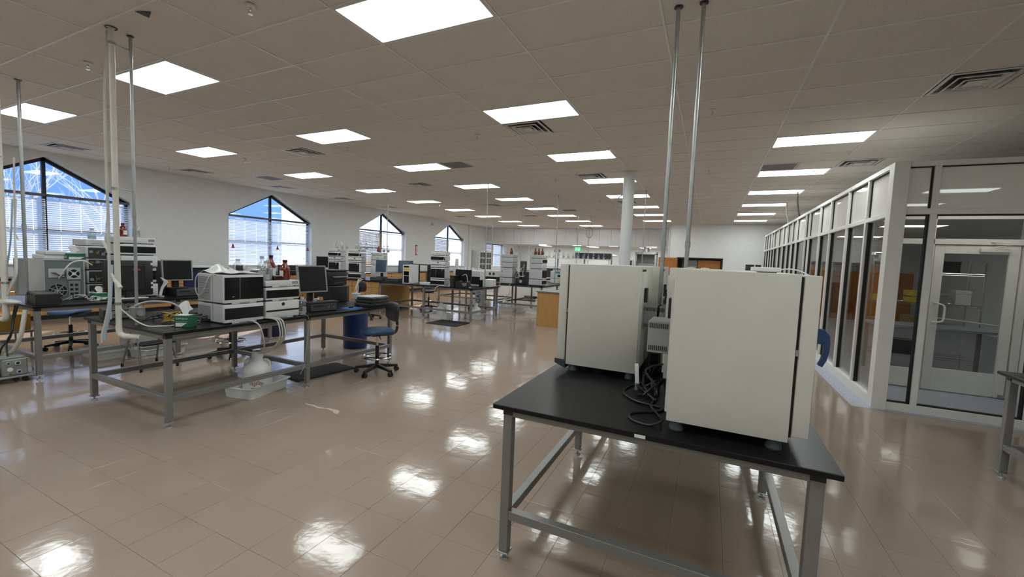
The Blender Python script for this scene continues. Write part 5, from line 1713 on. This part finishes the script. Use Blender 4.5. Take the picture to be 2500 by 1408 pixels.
# ================================================================== COUNTERS ALONG THE WINDOW WALL
def casework(label, x0, x1, y0, y1, along, nd, face, top=M_EPOXY, wood=M_WOOD, h=T):
    """fitted base cabinets; doors on the face side ('+x' or '-y')"""
    t = thing('base_cabinet', label, 'cabinet', (x0, y0, 0), 0, 'wooden base cabinets')
    W, D = x1 - x0, y1 - y0
    G().box(0, W, 0, D, h - .03, h, .003).obj('worktop', top, t)
    if face == '+x':
        G().box(.02, W - .06, .01, D - .01, .10, h - .03).obj('carcass', wood, t, smooth=0)
        G().box(.02, W - .12, .01, D - .01, 0, .10).obj('plinth', M_BLACK, t, smooth=0)
    else:
        G().box(.01, W - .01, .06, D - .02, .10, h - .03).obj('carcass', wood, t, smooth=0)
        G().box(.01, W - .01, .12, D - .02, 0, .10).obj('plinth', M_BLACK, t, smooth=0)
    L = D if face == '+x' else W
    w = L / nd
    for k in range(nd):
        a, b_ = k * w + .008, (k + 1) * w - .008
        for nm, z0, z1 in (('door', .115, h - .22), ('drawer', h - .21, h - .045)):
            if face == '+x':
                d = G().box(W - .06, W - .038, a, b_, z0, z1, .003).obj(nm, wood, t)
                G().cyl((W - .03, (a + b_) / 2 - .05, z1 - .05), (W - .03, (a + b_) / 2 + .05, z1 - .05), .006, n=6).obj('pull', M_CHROME, d)
            else:
                d = G().box(a, b_, .038, .06, z0, z1, .003).obj(nm, wood, t)
                G().cyl(((a + b_) / 2 - .05, .03, z1 - .05), ((a + b_) / 2 + .05, .03, z1 - .05), .006, n=6).obj('pull', M_CHROME, d)
    return t
casework('wooden base cabinets under the leftmost window', XW + .02, XW + .72, 1.2, 6.1, 'y', 8, '+x')
casework('wooden base cabinets under the second gabled window', XW + .02, XW + .72, 6.2, 11.3, 'y', 8, '+x')
casework('wooden base cabinets under the third gabled window', XW + .02, XW + .72, 11.4, 17.0, 'y', 9, '+x')
casework('wooden base cabinets under the farthest gabled window', XW + .02, XW + .72, 17.1, 22.0, 'y', 8, '+x')
t = thing('cardboard_carton', 'yellow brown carton on the floor beyond the left edge bench', 'carton', (-9.35, 2.35, .36), .1)
G().box(-.22, .22, -.18, .18, 0, .24, .003).obj('carton', mat('yellow carton', (.55, .33, .06), .7), t)
G().box(-.222, .222, -.03, .03, .238, .243).obj('tape', M_CARD, t, smooth=0)
t = thing('carton_stand', 'low grey trolley holding the yellow carton', 'trolley', (-9.35, 2.35, 0), .1)
G().box(-.26, .26, -.22, .22, .33, .36, .003).obj('deck', M_GREY, t)
for xx in (-.22, .22):
    for yy in (-.18, .18):
        G().cyl((xx, yy, 0), (xx, yy, .335), .012, n=8).obj('leg', M_GREY, t)
# casework island with the two tall module towers
casework('wooden island cabinet under the two pale module towers', -11.9, -8.72, 9.35, 10.8, 'x', 6, '-y')
def tower(name, x, y, rz, parts, group, w=.40, d=.44, z=T):
    for k, (hh, st) in enumerate(parts):
        pos = ['bottom', 'second from bottom', 'third from bottom', 'fourth from bottom', 'fifth from bottom', 'top'][k if k < len(parts) - 1 else 5]
        module('white instrument module, %s of %s' % (pos, name), (x, y, z), rz, w, d, hh, st, group=group)
        z += hh + .003
    return z
GT = 'modules in the far towers'
zt1 = tower('the leftmost far tower', -10.72, 9.55, .45, ((.18, 'band'), (.31, 'screen'), (.15, 'thin'), (.15, 'band'), (.10, 'tray')), GT)
zt2 = tower('the far tower below the third window', -9.86, 9.55, .45, ((.18, 'band'), (.31, 'screen'), (.16, 'thin'), (.15, 'band'), (.10, 'tray')), GT)
zt3 = tower('the short tower below the third window', -9.52, 10.15, .45, ((.42, 'plain'), (.16, 'plain'), (.15, 'plain'), (.10, 'plain')), GT)
bl = [('clear', -10.81, 9.72, zt1, 'left clear bottle on the leftmost far tower'), ('clear', -10.68, 9.80, zt1, 'middle clear bottle on the leftmost far tower'), ('clear', -10.50, 9.84, zt1, 'right clear bottle on the leftmost far tower'),
      ('clear', -9.96, 9.72, zt2, 'left clear bottle on the tower below the third window'), ('clear', -9.82, 9.76, zt2, 'second clear bottle on the tower below the third window'), ('clear', -9.70, 9.86, zt2, 'third clear bottle on the tower below the third window'),
      ('amber', -9.63, 10.32, zt3, 'small amber flask on the short far tower'), ('clear', -9.45, 10.36, zt3, 'clear flask right of the amber one on the short far tower'), ('clear', -9.33, 10.42, zt3, 'last clear flask on the short far tower')]
for kd, x, y, z, lab in bl:
    bottle(lab, (x, y, z), kd, .19 if kd == 'amber' else .21, .05, 'flasks on the far towers', False)
t = thing('printer', 'black multifunction printer left of the leftmost far tower', 'printer', (-12.95, 9.6, T), R90)
G().box(-.24, .24, -.2, .2, 0, .30, .01).obj('body', M_BLACK, t)
G().box(-.2, .2, -.26, -.1, .10, .115).obj('paper_tray', M_GREY, t, smooth=0)
monitor('small dark monitor against the wall by the second window', (-12.9, 11.0, T), R90 - .6, .5, .42, .2, .05)
for k, (x, y, lab) in enumerate(((-12.95, 7.6, 'black flat printer on the counter under the second window'), (-12.9, 8.7, 'white and dark paper pile on the counter under the second window'))):
    t = thing('counter_item', lab, 'office item', (x, y, T), R90)
    G().box(-.3, .3, -.22, .22, 0, .10, .006).obj('lower', M_DARK if k == 0 else M_BLACK, t)
    G().box(-.28, .28, -.2, .2, .10, .15, .006).obj('upper', M_BLACK if k == 0 else M_PAPER, t)
lab_chair('blue chair with its black back toward us before the wooden island', (-7.95, 8.2, 0), PI - .25, .60)
monitor('upright bluish screen on the far bench left of the white tower computer', (-8.86, 9.62, T + .10), .30, .37, .40, .13, .12, M_SCRBLUE, M_LGREY)
monitor('second bluish screen behind the white tower computer', (-8.22, 9.95, T), .30, .44, .37, .25, .1, M_SCRBLUE, M_BLACK)
# ================================================================== MIDDLE BENCH
bench('long bench in mid room with the white tower and the yellow tagged stack', -8.60, -5.43, 9.18, 10.75, (-8.53, -7.0, -5.50), (9.25, 10.67))
pc('black desktop computer below the first bluish screen', (-8.86, 9.40, T), .25, .38, .36, .10)
pc('black desktop computer below the second bluish screen', (-8.25, 9.40, T), .25, .36, .36, .10)
t = thing('black_shelf', 'black equipment frame behind the bluish screens', 'frame', (-8.1, 10.45, T))
G().box(-.5, .5, -.2, .2, .50, .53, .004).obj('top', M_BLACK, t)
for xx in (-.47, -.15, .47):
    G().box(xx - .04, xx + .04, -.18, .18, 0, .50, .004).obj('upright', M_BLACK, t)
t = thing('tower_computer', 'tall white tower unit with a yellow strip on the mid room bench', 'tower unit', (-7.62, 9.26, T), .28)
G().box(-.105, .105, .02, .62, 0, .52, .006).obj('case', M_WHITE, t)
G().prism([(-.105, 0), (.105, 0), (.105, .52), (-.105, .52)], 'y', 0, .022).obj('fascia', M_WHITE, t, smooth=0)
for z0, z1 in ((.02, .21), (.225, .34), (.445, .49)):
    G().box(-.075, .075, -.004, .002, z0, z1).obj('dark_bay', M_BLACKG, t, smooth=0)
G().box(-.085, .085, -.006, 0, .37, .425).obj('yellow_strip', M_YELLOW, t, smooth=0)
zt4 = tower('the mid room stack with the yellow tag', -6.58, 9.27, .28, ((.17, 'band'), (.31, 'big'), (.17, 'thin'), (.15, 'band'), (.10, 'plain')), GT)
t = thing('yellow_tag', 'yellow tag lying on top of the mid room stack', 'tag', (-6.66, 9.27, zt4 - .08), .28)
G().box(-.12, .08, -.012, -.004, .0, .075).obj('front_face', M_YELLOW, t, smooth=0)
G().box(-.12, .08, -.006, .12, .075, .082).obj('top_face', M_YELLOW, t, smooth=0)
t = thing('white_drape', 'white sheet hanging behind the yellow tagged stack', 'sheet', (-6.26, 9.66, T), .28)
G().prism([(-.05, 0), (.08, 0), (.06, .74), (-.02, .74)], 'y', 0, .03).obj('sheet', M_PAPER, t, smooth=0)
t = thing('flat_box', 'low flat white box between the white tower and the stack', 'box', (-7.0, 9.34, T), .2)
G().box(-.17, .13, -.06, .14, 0, .065, .004).obj('case', M_INSTR, t)
pc('black tower computer beside the yellow tagged stack', (-6.10, 9.24, T), .15, .12, .34, .30, True)
monitor('wide dark monitor on the corner of the mid room bench', (-5.98, 9.62, T + .06), .15, .46, .30, .10, .05, M_SCREEN, M_BLACK, .012)
t = thing('valve_assembly', 'black pump block with pale wiring below the wide dark monitor', 'pump block', (-5.82, 9.34, T), .1)
G().box(-.2, .16, -.05, .15, 0, .15, .004).obj('block', M_BLACK, t)
for k in range(4):
    G().tube([(.02 + .03 * k, -.055, .04), (.04 + .03 * k, -.07, .08 + .01 * k), (.0 + .03 * k, -.06, .11)], .004, 5).obj('wire', M_PAPER, t)
t = thing('bench_instrument', 'white and black instrument block behind the wide dark monitor', 'instrument', (-5.95, 10.3, T), .1)
G().box(-.16, .16, -.15, .15, 0, .42, .008).obj('case', M_INSTR, t)
G().box(-.15, .15, -.155, -.149, .05, .26).obj('dark_bay', M_BLACK, t, smooth=0)
for k in range(4):
    G().cyl((-.11 + .07 * k, 0, .42), (-.11 + .07 * k, 0, .50), .018, n=8).obj('valve', M_PAPER, t)
t = thing('bench_instrument', 'low white instrument at the corner of the mid room bench', 'instrument', (-5.60, 10.4, T), .1)
G().box(-.10, .12, -.25, .2, 0, .20, .006).obj('case', M_WHITE, t)
G().box(-.22, -.10, -.24, .1, 0, .18, .004).obj('wire_bay', M_BLACK, t)
cable('signal_cable', 'white cable looping over the corner of the mid room bench', [(-5.95, 9.5, T + .3), (-5.8, 9.45, T + .34), (-5.72, 9.4, T + .2), (-5.74, 9.38, T + .05), (-5.6, 9.4, T + .01)], .007, M_PAPER, 'cable')
tray('white tray under the left part of the mid room bench', (-6.62, 9.55, 0), .1, .62, .42, .13)
carboy('milky waste carboy under the left part of the mid room bench', (-6.66, 9.60, .012), .3, .14, .40)
tray('white tray under the right end of the mid room bench', (-5.86, 10.12, 0), .1, .42, .42, .13)
carboy('milky waste carboy under the right end of the mid room bench', (-5.86, 10.12, .012), .3, .14, .42)
cable('waste_line', 'white drain lines down to the left carboy of the mid room bench', [(-6.2, 9.3, T + .01), (-6.45, 9.15, T + .005), (-6.56, 9.14, .8), (-6.62, 9.3, .55), (-6.66, 9.60, .42)], .009, M_TUBE, 'tubing', 'waste lines of the mid room bench')
cable('waste_line', 'white drain line down to the right carboy of the mid room bench', [(-5.55, 9.95, .86), (-5.6, 9.98, .70), (-5.75, 10.05, .55), (-5.86, 10.12, .44)], .009, M_TUBE, 'tubing', 'waste lines of the mid room bench')
t = thing('floor_mat', 'black mat on the floor in front of the mid room bench', 'mat', (-5.95, 8.93, 0), .02)
G().box(-.45, .45, -.38, .36, 0, .014, .005).obj('pad', M_RUBBER, t)
G().box(-.41, .41, -.34, .32, .014, .016).obj('raised_field', M_RUBBER, t, smooth=0)
lab_chair('dark stool half hidden under the mid room bench', (-8.05, 10.9, 0), .3, .60, seat=M_BLACK, back=False)
# gas sign behind the mid bench
t = thing('gas_cylinder', 'upright gas cylinder wrapped with a GAS placard behind the mid room bench', 'gas cylinder', (-6.35, 11.25, 0))
G().lathe([(0, 0), (.12, 0), (.125, .02), (.125, 1.0), (.10, 1.12), (.04, 1.18), (.04, 1.24), (0, 1.24)], (0, 0, 0), 24).obj('body', M_GREY, t)
G().box(-.12, .12, -.135, -.128, .15, .80).obj('placard', M_LGREY, t, smooth=0)
lettering('GAS', .20, M_NAVY, t, (0, -.137, .5), (rad(90), rad(-90), 0))
# ================================================================== FARTHER BENCHES
bench('bench beyond the mid room bench carrying two back to back towers', -6.28, -4.58, 11.98, 15.05, (-6.2, -4.66), (12.05, 13.5, 14.98))
zt5 = tower('the left back to back tower', -6.16, 12.32, -R90, ((.19, 'band'), (.32, 'screen'), (.16, 'plain'), (.16, 'band'), (.10, 'tray')), GT)
zt6 = tower('the right back to back tower', -4.70, 12.34, R90, ((.19, 'band'), (.32, 'big'), (.16, 'plain'), (.16, 'band'), (.11, 'tray')), GT)
bottle('amber flask on the left back to back tower', (-5.82, 12.22, zt5), 'amber', .2, .05, 'flasks on the far towers', False)
bottle('clear flask on the left back to back tower', (-6.0, 12.25, zt5), 'clear', .2, .05, 'flasks on the far towers', False)
for k in range(3):
    bottle('%s amber bottle on the right back to back tower' % ['left', 'middle', 'right'][k], (-5.02 + .12 * k, 12.3, zt6), 'amber', .2, .045, 'flasks on the far towers', True)
t = thing('pump_rack', 'black pump rack full of tubing between the back to back towers', 'rack', (-5.45, 12.35, T))
G().box(-.16, .16, -.15, .2, 0, .40, .006).obj('block', M_BLACK, t)
G().box(-.05, .09, -.1, .1, .40, .74, .004).obj('upright', M_DARK, t)
G().box(-.04, .05, -.16, -.14, .05, .14).obj('plate', M_LGREY, t, smooth=0)
for k in range(7):
    rnd = random.Random(k)
    G().tube([(rnd.uniform(-.18, .18), -.16, rnd.uniform(.05, .3)), (rnd.uniform(-.2, .2), -.2, rnd.uniform(.2, .5)), (rnd.uniform(-.2, .2), -.16, rnd.uniform(.4, .7))], .005, 5).obj('tubing', M_PAPER, t)
for lab, y0, zz in (('thin hoop of tubing above the left back to back tower', 12.3, zt5), ('thin hoop of tubing above the right back to back tower', 12.35, zt6)):
    xx = -5.75 if 'left' in lab else -5.15
    o = G().tube([(.13 * math.cos(2 * PI * k / 12), 0, .16 + .14 * math.sin(2 * PI * k / 12)) for k in range(12)], .005, 5, 2, True).obj('tubing_hoop', M_PAPER, loc=(xx, y0, zz))
    tag(o, lab, 'tubing')
t = thing('bench_instrument', 'white detector with teal badge and yellow label beyond the wooden desk', 'instrument', (-4.95, 14.35, T), .2)
G().box(-.24, .28, -.2, .25, 0, .16, .008).obj('lower_unit', M_INSTR, t)
G().box(-.24, .28, -.2, .25, .17, .42, .008).obj('upper_unit', M_INSTR, t)
G().box(.02, .26, -.206, -.199, .22, .30).obj('dark_bay', M_BLACK, t, smooth=0)
G().box(.05, .2, -.208, -.199, .05, .11).obj('yellow_label', M_YELLOW, t, smooth=0)
G().box(-.05, .1, -.21, -.19, .35, .42).obj('teal_badge', M_TEAL, t, smooth=0)
for k in range(5):
    bottle('%s small flask on the white detector beyond the desk' % ORD[k], (-5.12 + .1 * k, 14.4, T + .42), 'clear', .17, .04, 'flasks on the far detector', False)
t = thing('bench_instrument', 'white cylinder dial instrument left of the back to back towers', 'instrument', (-7.05, 13.2, T))
G().box(-.35, .35, -.2, .2, .14, .36, .01).obj('case', M_INSTR, t)
for xx in (.05, .20):
    G().cyl((xx, -.205, .25), (xx, -.2, .25), .05, n=16).obj('dial', M_DARK, t)
G().box(-.3, .3, -.18, .18, 0, .14).obj('base', M_BLACK, t, smooth=0)
bench('bench behind the gas cylinder left of the back to back towers', -9.0, -6.55, 12.6, 14.2, (-8.93, -7.75, -6.62), (12.67, 14.12))
t = thing('bench_instrument', 'white instrument row behind the mid room bench near the far cabinet', 'instrument', (-8.1, 13.3, T))
G().box(-.5, .35, -.2, .2, 0, .34, .008).obj('case', M_INSTR, t)
G().box(-.45, -.1, -.206, -.199, .05, .2).obj('dark_bay', M_BLACK, t, smooth=0)
for k in range(5):
    G().cyl((-.4 + .15 * k, 0, .34), (-.4 + .15 * k, 0, .42), .03, n=8).obj('valve', M_PAPER, t)
tray('white tray under the back to back tower bench at its left', (-5.95, 12.35, 0), .1, .5, .42, .13)
carboy('milky carboy under the left back to back tower', (-6.05, 12.38, .012), .3, .13, .40)
tray('white tray under the back to back tower bench at its right', (-5.0, 12.3, 0), .1, .5, .42, .13)
carboy('milky carboy under the right back to back tower', (-4.9, 12.32, .012), .3, .14, .46)
for k, (x, y, lab) in enumerate(((-6.1, 12.35, 'white drain line under the left back to back tower'), (-5.75, 12.3, 'second white drain line under the left back to back tower'))):
    cable('waste_line', lab, [(x + .05, 11.99, T - .005), (x + .02, 11.96, T - .05), (x, 12.0, .6), (x + .02 - .2 * k, y - .1, .5), (-6.05, 12.38, .42)], .008, M_TUBE, 'tubing', 'waste lines of the far bench')
lab_chair('blue stool beside the bench of back to back towers', (-6.75, 11.75, 0), .5, .60, back=False)
lab_chair('dark chair beyond the maple desk', (-3.75, 12.9, 0), 2.0, .55, seat=M_BLACK)
# wooden desk
t = thing('wood_desk', 'maple sided desk with grey top in the middle of the floor', 'desk', (-4.0, 10.06, 0))
G().box(0, 1.5, 0, .03, 0, T - .035, .002).obj('end_panel', M_WOOD, t)
G().box(0, .03, .03, .75, 0, T - .035, .002).obj('side_panel', M_WOOD, t)
G().box(1.47, 1.5, .03, .75, 0, T - .035, .002).obj('side_panel', M_WOOD, t)
G().box(-.03, 1.53, -.03, .78, T - .035, T, .006).obj('top', M_GTOP, t)
# bench at the right frame edge
bench('bench corner cut off by the right edge of the picture', 2.30, 3.86, 3.45, 5.03, (2.37, 3.79), (3.52, 4.96))
# ================================================================== FAR POLES
FP = [(-10.45, 11.62, 'thin conduit pole in front of the third gabled window'), (-5.44, 9.83, 'thin conduit pole at the right end of the mid room bench'), (-4.25, 12.05, 'thin conduit pole right of the right back to back tower'),
      (-7.8, 17.35, 'thin conduit pole far back left'), (-5.23, 17.54, 'thin conduit pole at the reagent shelf left side'), (-4.75, 17.6, 'thin conduit pole at the reagent shelf with hanging loop'), (-1.673, 11.73, 'thin conduit pole right of the white column'),
      (-10.34, 19.3, 'thin conduit pole by the far white cabinet')]
for x, y, lab in FP:
    pole(lab, x, y, T if y < 12.9 or y > 17 else 0, ZC, .012)
for (x, y, lab) in ((-4.75, 17.6, 'grey cable loop hanging from the far conduit'), (-1.80, 9.27, 'dark cable loop hanging beside the white column')):
    o = G().tube([(.14 * math.cos(2 * PI * k / 12), 0, .22 * math.sin(2 * PI * k / 12)) for k in range(12)], .012, 6, 2, True).obj('cable_loop', M_GREY, loc=(x, y, 2.95))
    tag(o, lab, 'cable')
cable('wall_pipe', 'white pipe down the corner of the back wall', [(XI - .1, YB + .12, ZC - .05), (XI - .05, YB - .06, 3.6), (XI - .05, YB - .06, 2.0), (XI - .05, YB - .06, 0.0)], .025, M_WHITE, 'pipe', sub=3, n=8)
# ================================================================== REAGENT SHELF ISLAND
casework('white island cabinet with the reagent shelf far back', -7.4, -3.6, 16.9, 18.3, 'x', 7, '-y', wood=M_WHITE)
t = thing('reagent_shelf', 'white two tier reagent shelf on the far island', 'shelf', (-7.3, 17.55, T))
for z in (.50, .90):
    G().box(0, 3.6, -.18, .18, z, z + .03, .003).obj('shelf_board', M_WHITE, t)
for x in (.02, 1.2, 2.4, 3.55):
    G().box(x, x + .04, -.05, .05, 0, 1.15, .003).obj('post', M_GREY, t)
G().box(2.0, 3.55, .0, .02, .93, 1.18).obj('back_panel', M_DARK, t, smooth=0)
G().box(.4, 3.4, -.1, .1, .05, .45).obj('under_shelf_bin', M_DARK, t, smooth=0)
for k in range(14):
    bottle('%s bottle from the left on the top tier of the reagent shelf' % (ORD[k] if k and k < 10 else ['leftmost', 'eleventh', 'twelfth', 'thirteenth', 'last'][0 if k == 0 else k - 9]), (-6.9 + .22 * k, 17.45, T + .93), 'clear', .18 + .03 * (k % 3), .05, 'reagent shelf bottles', k % 2 == 0)
# ================================================================== BACK WALL FURNITURE
t = thing('tall_cabinet', 'cherry wood cabinet with a silver pull beside the back wall opening', 'cabinet', (-2.22, 20.75, 0))
G().box(0, .82, 0, .5, 0, 2.06, .004).obj('carcass', M_WOODD, t)
d = G().box(.30, .80, -.02, 0, .1, 2.04, .003).obj('door', M_WOODD, t)
G().box(.46, .66, -.045, -.02, 1.98, 2.0, .004).obj('pull', M_CHROME, d)
d = G().box(.02, .28, -.02, 0, .1, 2.04, .003).obj('door', M_WOODD, t)
t = thing('wall_cabinet', 'cherry wood cabinet inside the dark framed opening', 'cabinet', (-.55, YB + .2, 0))
G().box(0, .98, 0, .4, 0, 2.0, .004).obj('carcass', M_WOODD, t)
G().box(.02, .96, -.02, 0, 1.2, 1.98, .003).obj('door', M_WOODD, t)
t = thing('grey_locker', 'grey drawer locker inside the dark framed opening', 'locker', (-1.25, YB + .25, 0))
G().box(0, .68, 0, .4, 0, 2.0, .004).obj('carcass', M_DARK, t)
for z in (1.25, 1.5, 1.75):
    G().box(.25, .67, -.02, 0, z, z + .235, .003).obj('drawer', M_GREY, t)
# back room furniture
t = thing('glass_cabinet', 'white cabinet with glass doors beside the back room window', 'cabinet', (XW + .02, 22.5, 0))
G().box(0, .5, 0, 1.7, 0, 2.15, .004).obj('carcass', M_WHITE, t)
for k in range(2):
    d = G().box(.5, .53, .05 + .82 * k, .83 + .82 * k, .9, 2.1, .003).obj('door', M_WHITE, t)
    for r_ in range(3):
        for c_ in range(2):
            G().box(.53, .533, .12 + .82 * k + .34 * c_, .42 + .82 * k + .34 * c_, .98 + .37 * r_, 1.30 + .37 * r_).obj('glass_light', mat('dark cabinet glass', (.05, .055, .05), .15), d, smooth=0)
t = thing('fume_hood', 'grey fume hood under the low back room ceiling', 'fume hood', (-4.2, 26.4, 0))
G().box(0, 1.25, .05, .8, 0, .9, .006).obj('base', M_LGREY, t)
G().box(0, .10, 0, .8, .9, 2.35, .004).obj('side_post', M_GREY, t)
G().box(1.15, 1.25, 0, .8, .9, 2.35, .004).obj('side_post', M_GREY, t)
G().box(.10, 1.15, .75, .8, .9, 2.35).obj('back_panel', M_LGREY, t, smooth=0)
G().box(0, 1.25, 0, .8, 2.30, 2.45, .004).obj('top_panel', M_GREY, t)
G().prism([(.1, 1.75), (1.15, 1.75), (1.15, 1.85), (.9, 1.92), (.35, 1.92), (.1, 1.85)], 'y', -.01, .03).obj('sash_rail', M_DARK, t, smooth=0)
G().box(.12, 1.13, .01, .02, 1.9, 2.3).obj('sash_glass', M_PART, t, smooth=0)
G().cyl((.6, .4, 2.45), (.6, .4, 2.73), .18, n=18).obj('duct', M_GALV, t)
t = thing('white_fridge', 'white narrow fridge with a dark panel in the back room', 'fridge', (-4.95, 26.8, 0))
G().box(0, .6, 0, .6, 0, 1.95, .01).obj('body', M_WHITE, t)
G().box(.3, .52, -.012, 0, 1.5, 1.9).obj('dark_panel', M_BLACK, t, smooth=0)
casework('white counter along the far back room wall', -12.5, -5.3, YEND - .75, YEND - .02, 'x', 12, '-y', wood=M_WHITE)
t = thing('lamp_disc', 'round white examination lamp on a stand in the back room', 'lamp', (-5.6, 25.6, 0))
G().cyl((0, 0, 0), (0, 0, .04), .22, n=20).obj('base', M_GREY, t)
G().cyl((0, 0, .04), (0, 0, 2.1), .018, n=8).obj('stand', M_GREY, t)
G().lathe([(0, 0), (.26, .02), (.28, .06), (.1, .12), (0, .12)], (.2, 0, 2.08), 22).obj('shade', M_PAPER, t)
# ================================================================== INSIDE THE GLASS ENCLOSURE
def wire_rack(label, x0, y0, w, d, zs, h):
    t = thing('wire_rack', label, 'rack', (x0, y0, 0), 0, 'wire racks in the glass enclosure')
    for x in (0, w):
        for y in (0, d):
            G().cyl((x, y, 0), (x, y, h), .013, n=8).obj('post', M_CHROME, t)
    for z in zs:
        g = G()
        for x in (0, w):
            g.cyl((x, 0, z), (x, d, z), .005, n=5)
        for y in (0, d):
            g.cyl((0, y, z), (w, y, z), .006, n=5).cyl((0, y, z - .03), (w, y, z - .03), .004, n=5)
        n = int(w / .05)
        for k in range(1, n):
            g.cyl((w * k / n, 0, z), (w * k / n, d, z), .003, n=4)
        g.obj('wire_shelf', M_CHROME, t)
    return t
wire_rack('chrome wire rack inside the glass enclosure beyond the inner door', 2.75, 9.9, 1.5, .5, (.25, .75, 1.2, 1.75), 2.0)
bx = [(3.42, 10.1, 1.205, .24, .2, .09, M_YELLOW, 'lower yellow box on the wire rack'), (2.95, 10.1, 1.205, .26, .22, .10, M_YELLOW, 'left yellow box on the wire rack'), (2.95, 10.1, .755, .30, .24, .12, M_CARD, 'brown box on the wire rack below the yellow one'),
      (3.5, 10.1, .755, .4, .3, .2, M_CARD, 'wide brown carton on the wire rack'), (3.42, 10.1, 1.32, .24, .2, .09, M_YELLOW, 'upper yellow box on the lower yellow box'), (3.72, 10.1, 1.205, .24, .25, .18, M_GREY, 'grey bin on the wire rack'), (4.05, 10.1, 1.205, .2, .2, .25, M_POLY, 'pale jug shaped box on the wire rack'),
      (3.2, 10.1, .255, .5, .35, .25, M_DARK, 'dark carton on the bottom of the wire rack'), (3.8, 10.1, 1.755, .3, .3, .2, M_BLACK, 'black carton on the top of the wire rack')]
for x, y, z, w, d, h, m, lab in bx:
    t = thing('storage_box', lab, 'box', (x, y, z), random.uniform(-.1, .1), 'boxes on the enclosure rack')
    G().box(-w / 2, w / 2, -d / 2, d / 2, 0, h, .004).obj('box', m, t)
    G().box(-w / 2 - .004, w / 2 + .004, -d / 2 - .004, d / 2 + .004, h * .78, h + .004, .002).obj('lid', m, t)
t = thing('enclosure_table', 'pale table with draped cover inside the glass enclosure', 'table', (2.6, 9.0, 0))
G().box(0, 1.6, 0, .7, .82, .86, .004).obj('top', M_SPECK, t)
for x in (.05, 1.55):
    for y in (.05, .65):
        G().box(x - .025, x + .025, y - .025, y + .025, 0, .82, .003).obj('leg', M_STEEL, t)
for k in range(3):
    t = thing('tall_cabinet', '%s wooden tall cabinet at the far end of the glass enclosure' % ORD[k], 'cabinet', (4.1 + 1.12 * k, 18.9, 0), R90, 'tall cabinets in the enclosure')
    G().box(0, .6, 0, 1.1, 0, 1.75, .004).obj('carcass', M_WOODD, t)
    for q in range(2):
        d = G().box(-.02, 0, .02 + .54 * q, .54 + .54 * q, .08, 1.72, .003).obj('door', M_WOODD, t)
        G().cyl((-.035, .48 + .12 * q, .9), (-.035, .48 + .12 * q, 1.05), .006, n=6).obj('pull', M_CHROME, d)
for x, y, lab in ((4.6, 9.2, 'added fill light panel inside the glass enclosure, near'), (3.2, 7.45, 'added fill light panel over the glass vestibule'), (4.4, 13.5, 'added fill light panel inside the glass enclosure, middle'), (4.4, 17.5, 'added fill light panel inside the glass enclosure, far')):  # panels added to light the enclosure and vestibule
    t = thing('ceiling_light', lab, 'ceiling light', (x, y, 2.90), 0, 'enclosure fill light panels')
    G().box(-.6, .6, -.3, .3, -.014, 0, .003).obj('frame', M_WHITE, t)
    G().box(-.56, .56, -.26, .26, -.018, -.013).obj('diffuser', emit('dim fill diffuser', (1.0, .95, .88), LIGHT_POWER * .45), t, smooth=0)
# loose cables over the partition top
for k, (x, y) in enumerate(((1.9, 14.6), (1.85, 12.6))):
    cable('ceiling_cable', ['pale cable bundle dropping from the ceiling to the partition top', 'dark rod dropping from the ceiling to the partition top'][k], [(x, y, ZC), (x + .03, y + .1, 3.4), (x + .10, y + .15, 3.06)], .018, [M_PAPER, M_DARK][k], 'cable')

# more loose cables on the window side bench and over its edge
for k, lab in enumerate(('white cable coil before the opened chassis', 'grey cable coil beside the green tissue box', 'black cable strewn at the foot of the chassis', 'thin white cable strewn beside the black box')):
    rnd = random.Random(200 + k)
    pts = [(-7.72 + rnd.uniform(-.10, .16), 2.50 + .06 * q + rnd.uniform(-.05, .05), T + .008 + rnd.uniform(0, .10) * (1 if 0 < q < 6 else 0)) for q in range(7)]
    cable('signal_cable', lab, pts, .005, [M_PAPER, M_LGREY, M_BLACK, M_PAPER][k], 'cable', 'cables on the window side bench')
for k, lab in enumerate(('thin white lines looped over the bottles of the leftmost far tower', 'thin white lines looped over the tower below the third window', 'thin white lines looped over the yellow tagged stack')):
    x, y, z = ((-10.75, 9.75, zt1), (-9.85, 9.75, zt2), (-6.6, 9.5, zt4))[k]
    cable('solvent_line', lab, [(x - .2, y, z), (x - .25, y, z + .18), (x - .05, y, z + .27), (x + .12, y, z + .2), (x + .2, y - .1, z + .02), (x + .22, y - .25, z - .2), (x + .2, y - .3, z - .5)], .004, M_PAPER, 'tubing', 'solvent lines on the far towers')
